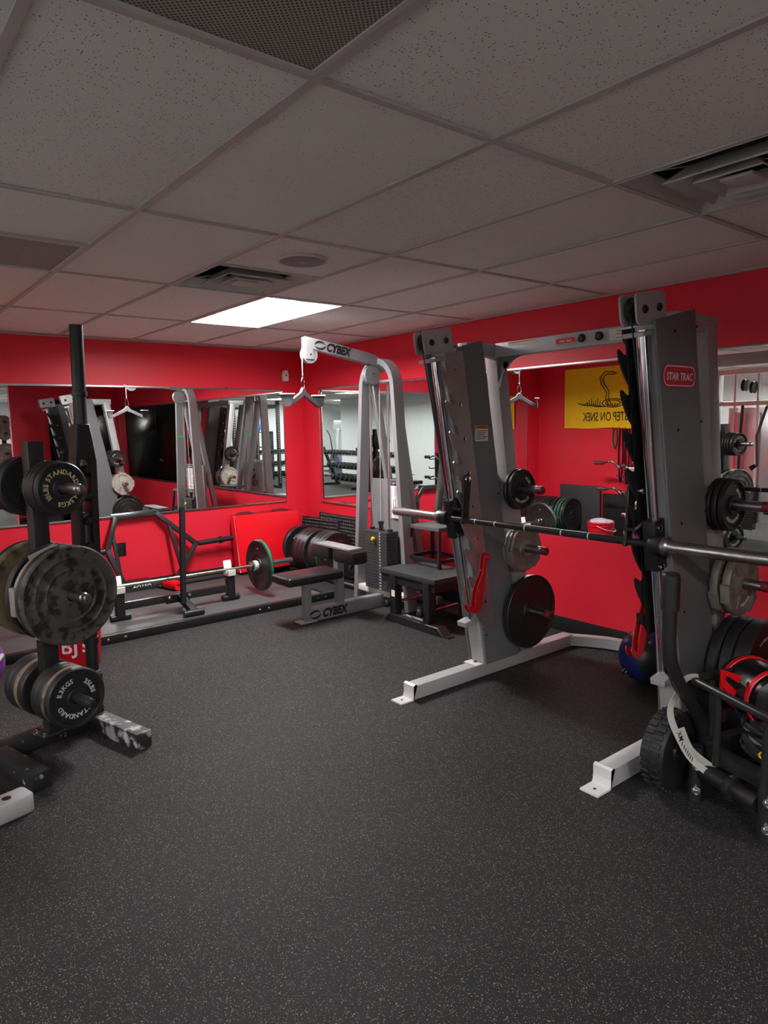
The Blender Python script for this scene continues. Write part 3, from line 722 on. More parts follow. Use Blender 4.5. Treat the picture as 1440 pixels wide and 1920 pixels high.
# ================================================================== LIFTING PLATFORM, JACK, BARBELL
pf = thing('lifting_platform', 'low black lifting platform with a bolted steel border, on the floor along the left wall', 'platform', (-1.85, -0.78, 0))
MB().b2((-3.25, -1.46, 0.002), (-0.76, -0.04, 0.045), 0.004).build('rubber_deck', mat('platform_rubber', (74, 74, 76), 0.55, var=0.1, scale=5, bump=0.1, bscale=260), pf)
q = MB().b2((-3.30, -1.515, 0.001), (-0.66, -1.462, 0.062), 0.003).b2((-0.755, -1.455, 0.001), (-0.72, -0.04, 0.055), 0.003)
q.build('border', BLACK, pf)
q = MB()
for x in (-2.62, -2.50, -1.42, -1.34, -0.86, -0.78): q.lathe([(0, 0), (0.010, 0), (0.010, 0.003), (0.006, 0.006), (0, 0.0065)], (x, -1.515, 0.034), (0, -1, 0), 14)
build_each(q, 'bolt', CHROME, pf)
ZP = 0.045
jk = thing('barbell_jack', 'black barbell jack with white cradles and a long handle, standing on the platform', 'barbell jack', (-1.9, -1.08, ZP))
XL, XR, YJ = -2.40, -1.475, -1.10
for x in (XL, XR):
    MB().beam((x, YJ, ZP + 0.03), (x, YJ, 0.268), 0.062, 0.062).build('upright', BLACK, jk)
    MB().tube([V(x - 0.075, YJ, ZP + 0.026), V(x + 0.075, YJ, ZP + 0.026)], 0.026, 18).build('foot_roller', BLACK, jk)
    MB().prism([(-0.045, 0), (0.045, 0), (0.052, 0.09), (0.046, 0.125), (0.036, 0.10), (0.026, 0.045), (-0.02, 0.030), (-0.036, 0.05), (-0.05, 0.05)], (x, YJ, 0.262), (0, 1, 0), (0, 0, 1), 0.07, 0.003).build('cradle', WHITE, jk)
MB().beam((XL + 0.032, YJ, 0.155), (XR - 0.032, YJ, 0.155), 0.05, 0.06).build('crossbeam', SATIN, jk)
q = MB(); q.beam((-1.93, YJ - 0.025, 0.16), (-1.915, -1.36, 0.075), 0.055, 0.05); q.prism([(-0.10, 0.02), (0.02, 0.035), (0.10, 0.035), (0.10, -0.035), (-0.10, -0.04)], (-1.95, YJ - 0.031, 0.155), (1, 0, 0), (0, 0, 1), 0.012, 0.002)
q.build('lever_foot', BLACK, jk)
MB().tube([V(-2.0, -1.365, ZP + 0.026), V(-1.84, -1.365, ZP + 0.026)], 0.026, 18).build('foot_roller', SATIN, jk)
MB().lathe([(0.024, 0), (0.024, 0.76), (0.019, 0.76), (0.019, 0.01)], (-1.955, -1.25, 0.135), V(0.05, 0.02, 1), 20, True).build('handle', BLACK, jk)
q = MB()
for x in (-2.02, -1.855): q.lathe([(0, 0), (0.014, 0), (0.014, 0.008), (0.007, 0.012), (0, 0.012)], (x, YJ - 0.037, 0.165), (0, -1, 0), 12)
build_each(q, 'bolt', CHROME, jk)
ZB = 0.311
bb = thing('barbell', 'steel barbell resting in the white cradles of the jack', 'barbell', (-1.93, YJ, ZB - 0.014))
MB().lathe([(0, 0), (0.0142, 0), (0.0142, 1.32), (0, 1.32)], (-2.60, YJ, ZB), (1, 0, 0), 18).build('shaft', BARSTEEL, bb)
q = MB()
for x in (-2.30, -2.19, -2.02, -1.90, -1.77, -1.60): q.lathe([(0.0146, 0), (0.0146, 0.006)], (x, YJ, ZB), (1, 0, 0), 18)
build_each(q, 'knurl_ring', CHROME, bb)
for s, x in ((1, -1.285), (-1, -2.605)):
    MB().lathe([(0, 0), (0.033, 0), (0.036, 0.004), (0.036, 0.03), (0.025, 0.034), (0.025, 0.42), (0.022, 0.424), (0, 0.424)], (x, YJ, ZB), (s, 0, 0), 26).build('sleeve', STEEL, bb)
MB().lathe([(0.0255, 0), (0.042, 0), (0.044, 0.006), (0.044, 0.028), (0.04, 0.036), (0.0255, 0.036)], (-1.250, YJ, ZB), (1, 0, 0), 26, True).build('collar', CLEARPL, bb)
put(PBUMG, (-1.186, YJ, ZB - 0.0015), (-1, 0, 0), 'black bumper plate with a green band on the barbell over the platform', cat='bumper plate')
put(PBUMG, (-2.68, YJ, ZB - 0.0015), (1, 0, 0), 'bumper plate on the far left end of the barbell, hidden behind the plate storage', cat='bumper plate')

# ================================================================== THINGS LEANING ON THE BACK WALL
# hexagonal trap bar, leaning
hx = thing('hex_trap_bar', 'black hexagonal trap bar leaning upright against the red wall under the mirror', 'trap bar', (-1.75, -0.1, 0.03))
def HP(x, z): return V(x, -0.045 - 0.16 * (0.75 - z) / 0.75, z)
hexp = [(-2.175, 0.43), (-2.07, 0.715), (-1.70, 0.725), (-1.345, 0.40), (-1.60, 0.075), (-2.05, 0.06)]
q = MB()
nv = V(0, -1, 0.2).normalized()
for k in range(6):
    a = HP(*hexp[k]); b = HP(*hexp[(k + 1) % 6]); dd = (b - a).normalized() * 0.012; q.beam(a - dd, b + dd, 0.042, 0.042, up=nv)
q.build('hexagon_frame', SATIN, hx)
MB().beam(HP(-1.585, 0.61), HP(-1.52, 0.20), 0.03, 0.03, up=nv).build('grip_bar', SATIN, hx)
MB().beam(HP(-2.115, 0.60), HP(-2.09, 0.18), 0.03, 0.03, up=nv).build('grip_bar', SATIN, hx)
for s, x0 in ((1, -1.32), (-1, -2.20)):
    p = HP(x0, 0.40 if s > 0 else 0.43); MB().lathe([(0, 0), (0.025, 0), (0.025, 0.22), (0.036, 0.222), (0.036, 0.245), (0.025, 0.248), (0.025, 0.50), (0, 0.50)] if s > 0 else [(0, 0), (0.025, 0), (0.025, 0.3), (0, 0.3)], p, (s, 0, 0.03 * s), 22).build('sleeve', BLACK, hx)
# red folded mat
KNOB = mat('shiny_knob_rubber', (40, 40, 43), 0.28)
rmt = thing('crash_mat', 'bright red vinyl folding mat standing against the wall in the corner', 'mat', (-0.62, -0.22, 0.05))
MB().box((-0.585, -0.17, 0.345), (0.74, 0.13, 0.575), 0.022, Matrix.Rotation(-0.12, 3, 'X'), 3).build('front_panel', REDVINYL, rmt)
MB().box((-0.565, -0.062, 0.352), (0.72, 0.06, 0.565), 0.02, Matrix.Rotation(-0.06, 3, 'X'), 3).build('rear_panel', mat('dark_red_vinyl', (150, 14, 28), 0.4), rmt)
q = MB()
q.tube([V(-0.95, -0.10 - 0.09 * (1 - z / 0.62) - 0.065, 0.07 + z * 0.93) for z in (0, 0.1, 0.2, 0.3, 0.4, 0.5, 0.59)], 0.006, 8); q.build('seam', WHITE, rmt)
q = MB()
for x in (-0.9, -0.50): q.tube([V(x, -0.10, 0.628), V(x + 0.03, -0.09, 0.648), V(x + 0.15, -0.09, 0.650), V(x + 0.2, -0.10, 0.630)], 0.007, 8)
build_each(q, 'carry_strap', INK, rmt)
rp_ = thing('barbell_pad', 'red foam barbell pad lying on the platform near the wall', 'pad', (-1.70, -0.36, ZP))
MB().lathe([(0.016, 0), (0.043, 0), (0.047, 0.008), (0.047, 0.172), (0.043, 0.18), (0.016, 0.18)], V(-1.675, -0.46, ZP + 0.0475), V(-0.28, 0.96, 0), 28, True).build('foam', REDVINYL, rp_)
bx = thing('step_block', 'flat black block with white lettering on the platform by the wall', 'block', (-1.99, -0.16, ZP))
MB().box((-1.99, -0.15, ZP + 0.045), (0.34, 0.12, 0.09), 0.008).build('block', RUBBER, bx)
MB().text('ZAWA', frame((-1.92, -0.2105, ZP + 0.035), (1, 0, 0), (0, 0, 1)), 0.055, 0.0008, 0.2, 0.012).build('lettering', WHITETXT, bx)
tb = thing('steel_bar', 'thin dark steel bar lying on the platform against the wall', 'bar', (-1.35, -0.10, ZP))
MB().tube([V(-1.78, -0.245, ZP + 0.016), V(-1.02, -0.225, ZP + 0.016)], 0.016, 16).build('shaft', SATIN, tb)
MB().lathe([(0, 0), (0.022, 0), (0.022, 0.05), (0, 0.05)], V(-1.60, -0.24, ZP + 0.016), (1, 0.026, 0), 16).build('collar', STEEL, tb)

# ================================================================== BUMPERS AND MATS IN THE CORNER
br = thing('bumper_rack', 'low black floor rack holding bumper plates along the right wall in the corner', 'plate rack', (-0.28, -0.75, 0))
for x in (-0.36, -0.14):
    MB().tube([V(x, -0.10, 0.028), V(x, -1.42, 0.028)], 0.026, 14).build('rail', BLACK, br)
q = MB()
for y in (-0.10, -0.40, -0.68, -0.98, -1.40): q.tube([V(-0.36, y, 0.03), V(-0.36, y, 0.17)], 0.011, 10).tube([V(-0.14, y, 0.03), V(-0.14, y, 0.17)], 0.011, 10).tube([V(-0.36, y, 0.035), V(-0.14, y, 0.035)], 0.012, 10)
build_each(q, 'divider', BLACK, br)
yy = [(-0.175, PBUM), (-0.248, PBUM), (-0.46, PBUM), (-0.533, PBUM), (-0.606, PBUM), (-0.735, PBUMT), (-0.787, PBUMT), (-0.839, PBUMT), (-0.897, PBUML)]
txt = ['back plate of the corner row of black bumpers, nearest the red mat', 'second bumper from the corner, touching the rearmost one', 'third bumper from the corner, after the first gap', 'fourth bumper from the corner, middle of the group of three',
       'fifth bumper from the corner, lettered face turned to the room', 'sixth bumper from the corner, thin, after the second gap', 'seventh bumper from the corner, thin', 'eighth bumper from the corner, thin', 'front bumper of the corner row, behind the knee pads']
for (y, p), s in zip(yy, txt): put(p, (-0.235, y, 0.25), (0, -1, 0), s, 'bumper plates in the corner', cat='bumper plate', spin=0.3)
put(PSM, (-0.27, -1.14, 0.172), (0, -1, 0), 'small black bumper plate on the corner rack, low behind the machine leg', cat='bumper plate')
put(PSM, (-0.27, -1.20, 0.172), (0, -1, 0), 'small black bumper plate at the front end of the corner rack', cat='bumper plate')
def rmat(label, y0, y1, z0, z1, x, yaw, tilt=0.0):
    cyy = (y0 + y1) / 2; M = Matrix.Rotation(yaw, 3, 'Z') @ Matrix.Rotation(0.10, 3, 'Y') @ Matrix.Rotation(tilt, 3, 'X')
    t = thing('rubber_mat', label, 'mat', (x, cyy, z0))
    L = y1 - y0; Hh = z1 - z0; c = V(x, cyy, (z0 + z1) / 2)
    MB().box(c, (0.016, L, Hh), 0.003, M).build('sheet', RUBBER, t)
    q = MB(); d = 0.034
    ny, nz = int(L / d), int(min(Hh, 0.3) / d)
    for i in range(ny):
        for j in range(nz):
            p = V(-0.008, -L / 2 + d * (i + 0.7), Hh / 2 - d * (j + 0.7)); q.lathe([(0.014, 0), (0.011, 0.007), (0.005, 0.011), (0, 0.012)], c + M @ p, M @ V(-1, 0, 0), 8)
    q.build('knobs', KNOB, t)
rmat('dimpled black rubber mat leaning on the right wall, half behind another, nearer the machine', -0.98, -0.30, 0.02, 0.605, -0.05, 0.0, 0.0)
rmat('dimpled black rubber mat leaning in front, nearest the corner', -0.70, -0.04, 0.02, 0.55, -0.085, 0.03, -0.02)

# ================================================================== LAT PULLDOWN MACHINE
YC = -1.975
lt = thing('pulldown_machine', 'silver lat pulldown tower with seat, knee pads and a numbered weight stack, in the corner', 'exercise machine', (-0.7, YC, 0))
def swoosh(q, M, s):
    # two opposed crescents
    def cres(a0, a1, r1, w, flip):
        n = 14; o = []; i = []
        for k in range(n + 1):
            a = a0 + (a1 - a0) * k / n; ww = w * math.sin(PI * k / n) ** 0.7
            o.append((r1 * 1.45 * math.cos(a), r1 * math.sin(a))); i.append(((r1 - ww) * 1.45 * math.cos(a), (r1 - ww * 0.9) * math.sin(a)))
        poly = o + i[::-1]
        vs = [M @ V(p[0] * s, p[1] * s, 0.0008) for p in poly]; m_ = n + 1
        q.add(vs, [(k, k + 1, 2 * m_ - 2 - k, 2 * m_ - 1 - k) for k in range(n)])
    cres(0.35, 3.3, 0.55, 0.30, False); cres(3.49, 6.44, 0.55, 0.30, True)
    return q
MB().b2((-1.255, YC - 0.038, 0.002), (-0.18, YC + 0.038, 0.105), 0.006).build('base_beam', SILVER_DIM, lt)
MB().b2((-1.345, YC - 0.05, 0.001), (-1.20, YC + 0.05, 0.010), 0.002).build('foot_plate', mat('scuffed_silver', (170, 160, 152), 0.5), lt)
MB().beam((-1.262, YC, 0.01), (-1.262, YC, 0.325), 0.06, 0.056, up=(1, 0, 0)).build('seat_post', SILVER_DIM, lt)
st = MB().box((-1.245, YC, 0.358), (0.50, 0.27, 0.07), 0.028, None, 3).build('seat', VINYL, lt)
MB().b2((-1.40, YC - 0.05, 0.312), (-1.12, YC + 0.05, 0.324)).build('seat_plate', SILVER_DIM, st)
MB().beam((-0.955, YC, 0.10), (-0.955, YC, 0.475), 0.062, 0.06, up=(1, 0, 0)).build('pad_post', SILVER_DIM, lt)
MB().b2((-1.02, YC - 0.24, 0.548), (-0.89, YC + 0.24, 0.566), 0.004).b2((-0.985, YC - 0.035, 0.45), (-0.925, YC + 0.035, 0.55), 0.004).build('pad_bracket', SILVER_DIM, lt)
for y0, y1 in ((YC - 0.29, YC - 0.035), (YC + 0.035, YC + 0.29)):
    MB().b2((-1.03, y0, 0.445), (-0.875, y1, 0.548), 0.028).build('knee_pad', VINYL, lt)
arch = [V(-0.5, -1.635, 0.012)]
for k in range(13):
    a = PI * k / 12; arch.append(V(-0.5, -1.978 + 0.205 * math.cos(a), 1.80 + 0.215 * math.sin(a)))
arch.append(V(-0.5, -2.325, 0.012))
MB().tube(arch, 0, rect=(0.045, 0.095), up=(1, 0, 0)).build('tower_arch', SILVER_DIM, lt, 30)
q = MB()
for y in (-1.845, -2.11): q.beam((-0.46, y, 1.86), (-0.15, y, 0.02), 0.045, 0.06, up=(1, 0, 0))
build_each(q, 'rear_brace', SILVER_DIM, lt)
MB().b2((-0.19, -2.30, 0.002), (-0.12, -1.65, 0.06), 0.005).build('rear_foot', SILVER_DIM, lt)
MB().b2((-0.535, -2.30, 0.085), (-0.455, -1.66, 0.135), 0.005).build('stack_crossbar', WHITEMETAL, lt)
MB().b2((-0.52, -2.16, 1.845), (-0.48, -1.79, 1.862), 0.003).build('rod_crossbar', SILVER_DIM, lt)
YS = -1.955
for y in (YS + 0.118, YS - 0.118): MB().cyl((-0.5, y, 0.13), (-0.5, y, 1.85), 0.0115, seg=16).build('guide_rod', CHROME, lt)
ap = [(-1.215, 2.165), (-0.66, 2.083), (-0.56, 2.06), (-0.48, 2.02), (-0.43, 1.955), (-0.48, 1.93), (-0.53, 1.965), (-0.62, 1.985), (-1.215, 2.085)]
MB().prism(ap, (0, YC, 0), (1, 0, 0), (0, 0, 1), 0.062, 0.004).build('arm', SILVER_DIM, lt)
q = MB(); ang = -0.135
Ma = frame((-0.965, YC - 0.0318, 2.088), (math.cos(ang), 0, math.sin(ang)), (0, 0, 1)); q.text('CYBEX', Ma @ Matrix.Translation(V(0.04, -0.029, 0)), 0.084, 0.0008, 0.2, 0.055, 'CENTER', 0.84); build_each(swoosh(MB(), Ma @ Matrix.Translation(V(-0.125, 0.0, 0)), 0.062), 'logo_mark', INK, lt)
q.build('lettering', INK, lt)
q = MB(); Mb = frame((-1.075, YC - 0.0388, 0.054), (1, 0, 0), (0, 0, 1)); q.text('CYBEX', Mb @ Matrix.Translation(V(0.045, -0.03, 0)), 0.088, 0.0008, 0.2, 0.055, 'CENTER', 0.84); build_each(swoosh(MB(), Mb @ Matrix.Translation(V(-0.135, 0.0, 0)), 0.064), 'logo_mark', INK, lt)
q.build('lettering', INK, lt)
for c, r, nm in (((-1.172, YC, 2.035), 0.064, 'front_pulley'), ((-0.585, YC, 1.905), 0.078, 'rear_pulley')):
    pl = MB().lathe([(0, -0.022), (r, -0.022), (r, -0.016), (r - 0.012, -0.004), (r - 0.012, 0.004), (r, 0.016), (r, 0.022), (0, 0.022)], c, (0, 1, 0), 40).build(nm, SILVER_DIM, lt)
    MB().lathe([(0, 0), (0.012, 0), (0.012, 0.006), (0.006, 0.009), (0, 0.009)], (c[0], c[1] - 0.022, c[2]), (0, -1, 0), 12).build('axle_bolt', CHROME, pl)
q = MB(); q.b2((-1.215, YC - 0.03, 2.0), (-1.15, YC - 0.024, 2.10)).b2((-1.215, YC + 0.024, 2.0), (-1.15, YC + 0.03, 2.10)); q.build('pulley_bracket', SILVER_DIM, lt)
MB().tube([V(-1.232, YC, 1.875), V(-1.232, YC, 2.035)] + [V(-1.172 - 0.06 * math.cos(a), YC, 2.035 + 0.055 * math.sin(a)) for a in (0.6, 1.2, 1.57)] + [V(-0.60, YC, 1.975), V(-0.53, YC, 1.94), V(-0.505, YC, 1.88), V(-0.50, YS, 0.72)], 0.0035, 8).build('cable', STRAP, lt)
for k in range(20):
    z = 0.142 + 0.0245 * k
    MB().b2((-0.562, YS - 0.148, z), (-0.438, YS + 0.148, z + 0.0232), 0.002).build('weight_plate', PANEL if False else mat('stack_plate_black', (58, 58, 60), 0.5, 0.1, var=0.06), lt)
q = MB()
for k in range(20):
    z = 0.142 + 0.0245 * k; q.text(str(10 * (20 - k)), frame((-0.5625, YS - 0.055, z + 0.005), (0, -1, 0), (0, 0, 1)), 0.019, 0.0005, 0, 0.01)
q.build('lettering', WHITETXT, lt)
q = MB()
for k in range(20): q.lathe([(0, 0), (0.0045, 0), (0.0045, 0.0008), (0, 0.0008)], (-0.562, YS + 0.0, 0.142 + 0.0245 * k + 0.0116), (-1, 0, 0), 10)
q.build('pin_hole', INK, lt)
MB().lathe([(0, -0.02), (0.006, -0.02), (0.006, 0.01), (0.015, 0.012), (0.018, 0.022), (0.013, 0.034), (0, 0.036)], (-0.562, YS + 0.005, 0.142 + 0.0245 * 17 + 0.012), (-1, 0, 0), 18).build('selector_pin', YELLOW, lt)
q = MB(); q.lathe([(0.018, 0), (0.018, 0.055), (0.026, 0.06), (0.026, 0.075), (0, 0.08)], (-0.5, YS, 0.632), (0, 0, 1), 18)
q.tube([V(-0.53 + 0.008 * math.cos(k * 0.9), YS - 0.045 - 0.001 * k + 0.008 * math.sin(k * 0.9), 0.70 - 0.0018 * k) for k in range(36)], 0.0022, 6)
q.build('stack_stem', INK, lt)
q = MB()
for y in (YS + 0.118, YS - 0.118): q.lathe([(0, 0), (0.022, 0), (0.022, 0.02), (0, 0.02)], (-0.5, y, 0.1345 if False else 0.632), (0, 0, 1), 16)
build_each(q, 'rod_bushing', INK, lt)
MB().prism([(-0.42, -2.225), (-0.395, -2.225), (-0.395, -1.715), (-0.42, -1.715), (-0.408, -1.80), (-0.408, -2.14)], (0, 0, 0.605), (1, 0, 0), (0, 1, 0), 0.90, 0).build('rear_shroud', SILVER_DIM, lt)
q = MB(); q.b2((-0.4235, -2.205, 0.735), (-0.4215, -2.005, 1.045)); pc = q.build('instruction_placard', WHITE, lt)
MB().b2((-0.4248, -2.205, 1.005), (-0.4236, -2.005, 1.047)).build('placard_header', mat('placard_purple', (52, 40, 66), 0.5), pc)
MB().text('LAT PULLDOWN', frame((-0.425, -2.105, 1.019), (0, -1, 0), (0, 0, 1)), 0.022, 0.0005, 0, 0.01).build('lettering', WHITETXT, pc)
q = MB(); rnd = random.Random(3)
for k in range(9): q.b2((-0.4243, -2.19, 0.985 - 0.016 * k), (-0.4236, -2.115 + 0.02 * rnd.random(), 0.988 - 0.016 * k))
for k in range(6): q.b2((-0.4243, -2.085, 0.985 - 0.012 * k), (-0.4236, -2.025 - 0.02 * rnd.random(), 0.987 - 0.012 * k))
q.tube([V(-0.4242, -2.03, 0.80), V(-0.4242, -2.03, 0.88), V(-0.4242, -2.06, 0.89), V(-0.4242, -2.06, 0.82), V(-0.4242, -2.075, 0.80)], 0.0022, 6).tube([V(-0.4242, -2.12, 0.80), V(-0.4242, -2.11, 0.86), V(-0.4242, -2.14, 0.845), V(-0.4242, -2.14, 0.80)], 0.0022, 6)
q.build('diagram', INK, pc)
MB().b2((-0.4245, -2.19, 0.762), (-0.4236, -2.08, 0.772)).build('orange_line', ORANGE, pc)
q = MB(); Mr = frame((-0.3945, -1.97, 0.80), (0, 1, 0), (0, 0, 1)); q.text('CYBEX', Mr @ Matrix.Translation(V(0, -0.06, 0)), 0.11, 0.0008, 0.15, 0.02); build_each(swoosh(MB(), Mr @ Matrix.Translation(V(0, 0.10, 0)), 0.14), 'logo_mark', INK, lt)
q.build('lettering', INK, lt)
MB().b2((-0.535, -2.1925, 1.40), (-0.475, -2.1900, 1.47)).build('green_sticker', mat('green_sticker', (40, 190, 80), 0.5), lt)

# hanging grip attachment
hg = thing('pulldown_attachment', 'silver V-shaped grip with black paddles hanging from the pulldown cable by a carabiner', 'cable handle', (-1.232, YC, 1.655))
D = V(0.93, 0.37, 0).normalized(); DN = V(-0.37, 0.93, 0).normalized(); PE = V(0.85, -0.53, 0).normalized(); HC = V(-1.232, YC, 0)
def HD(a, z, n=0.0): return HC + D * a + DN * n + V(0, 0, z)
q = MB(); q.tube([HD(0.0, 1.868), HD(0.017, 1.845), HD(0.02, 1.80), HD(0.0, 1.783), HD(-0.02, 1.80), HD(-0.017, 1.845)], 0.0042, 8, True); q.lathe([(0.004, 0), (0.009, 0.004), (0.009, 0.02), (0.004, 0.024)], HD(0, 1.862), (0, 0, 1), 12)
q.build('carabiner', CHROME, hg)
q = MB()
q.prism([(-0.012, 1.79), (0.012, 1.79), (0.035, 1.757), (0.20, 1.672), (0.20, 1.645), (0.165, 1.652), (0.0, 1.732), (-0.165, 1.652), (-0.20, 1.645), (-0.20, 1.672), (-0.035, 1.757)], HC, D, (0, 0, 1), 0.022, 0.003)
q.build('v_bar', mat('dull_alloy', (112, 110, 112), 0.4, 0.4), hg)
for s in (-1, 1):
    PC = HC + D * (s * 0.195)
    pd = MB().prism([(-0.052, 1.735), (0.052, 1.735), (0.034, 1.668), (0.020, 1.648), (-0.020, 1.648), (-0.034, 1.668)], PC, PE, (0, 0, 1), 0.012, 0.002).build('paddle', INK if s > 0 else MATS['dull_alloy'], hg)
    MB().beam(PC - PE * 0.055 + V(0, 0, 1.739), PC + PE * 0.055 + V(0, 0, 1.739), 0.035, 0.009).build('paddle_lip', WHITEMETAL, pd)

# ================================================================== PLYO BOXES
lb = thing('plyo_box', 'larger black box stand with four posts, base rails and adjuster knobs', 'plyo box', (-0.56, -2.56, 0))
MB().b2((-0.765, -2.89, 0.362), (-0.335, -2.265, 0.40), 0.006).build('top', mat('matte_black_top', (50, 50, 52), 0.6, bump=0.2, bscale=300), lb)
MB().b2((-0.755, -2.88, 0.30), (-0.735, -2.275, 0.362)).b2((-0.365, -2.88, 0.30), (-0.345, -2.275, 0.362)).b2((-0.735, -2.88, 0.30), (-0.365, -2.86, 0.362)).b2((-0.735, -2.295, 0.30), (-0.365, -2.275, 0.362)).build('apron', BLACK, lb)
for x in (-0.735, -0.375):
    for y in (-2.80, -2.42):
        MB().b2((x - 0.033, y - 0.033, 0.055), (x + 0.033, y + 0.033, 0.365), 0.004).build('leg', BLACK, lb)
for x in (-0.735, -0.375):
    ft = MB().prism([(-2.99, 0.001), (-2.93, 0.062), (-2.38, 0.062), (-2.32, 0.001)], (x, 0, 0), (0, 1, 0), (0, 0, 1), 0.085, 0.004).build('base_rail', BLACK, lb)
    MB().b2((x - 0.035, -3.03, 0.001), (x + 0.035, -2.98, 0.008), 0.002).build('end_tab', SATIN, ft)
MB().text('FACTORY', frame((-0.735, -2.62, 0.0625), (0, -1, 0), (1, 0, 0)), 0.05, 0.0005, 0, 0.01).build('lettering', PALETXT, lb)
for y in (-2.80, -2.42):
    MB().tube([V(-0.80, y + 0.055, 0.135), V(-0.33, y + 0.055, 0.135)], 0.011, 10).build('cross_rod', STEEL, lb)
    MB().lathe([(0, 0), (0.026, 0), (0.030, 0.006), (0.030, 0.026), (0.022, 0.034), (0.014, 0.034), (0.012, 0.028), (0, 0.028)], (-0.80 + 0.035, y + 0.055, 0.135), (-1, 0, 0), 10).build('adjuster_knob', INK, lb)
MB().b2((-0.7700, -2.45, 0.20), (-0.7682, -2.41, 0.25)).build('sticker', LABEL, lb)
ub = thing('plyo_box', 'smaller black square-framed plyo box standing on top of the larger one', 'plyo box', (-0.36, -2.44, 0.40))
ux0, ux1, uy0, uy1, uz = -0.50, -0.19, -2.66, -2.25, 0.715
c0 = V((ux0 + ux1) / 2, (uy0 + uy1) / 2, 0)
MB().b2((c0.x - 0.128, c0.y - 0.175, uz - 0.03), (c0.x + 0.128, c0.y + 0.175, uz), 0.005).build('top', mat('grit_top', (86, 86, 86), 0.8, bump=0.3, bscale=350), ub)
for sx in (-1, 1):
    for sy in (-1, 1):
        MB().beam((c0.x + sx * 0.114, c0.y + sy * 0.16, uz - 0.03), (c0.x + sx * 0.14, c0.y + sy * 0.19, 0.402), 0.026, 0.026, up=(1, 0, 0)).build('leg', BLACK, ub)
q = MB(); zz = 0.455
for sx in (-1, 1): q.beam((c0.x + sx * 0.137, c0.y - 0.18, zz), (c0.x + sx * 0.137, c0.y + 0.18, zz), 0.022, 0.03)
for sy in (-1, 1): q.beam((c0.x - 0.13, c0.y + sy * 0.187, zz), (c0.x + 0.13, c0.y + sy * 0.187, zz), 0.022, 0.03)
q.build('lower_frame', BLACK, ub)

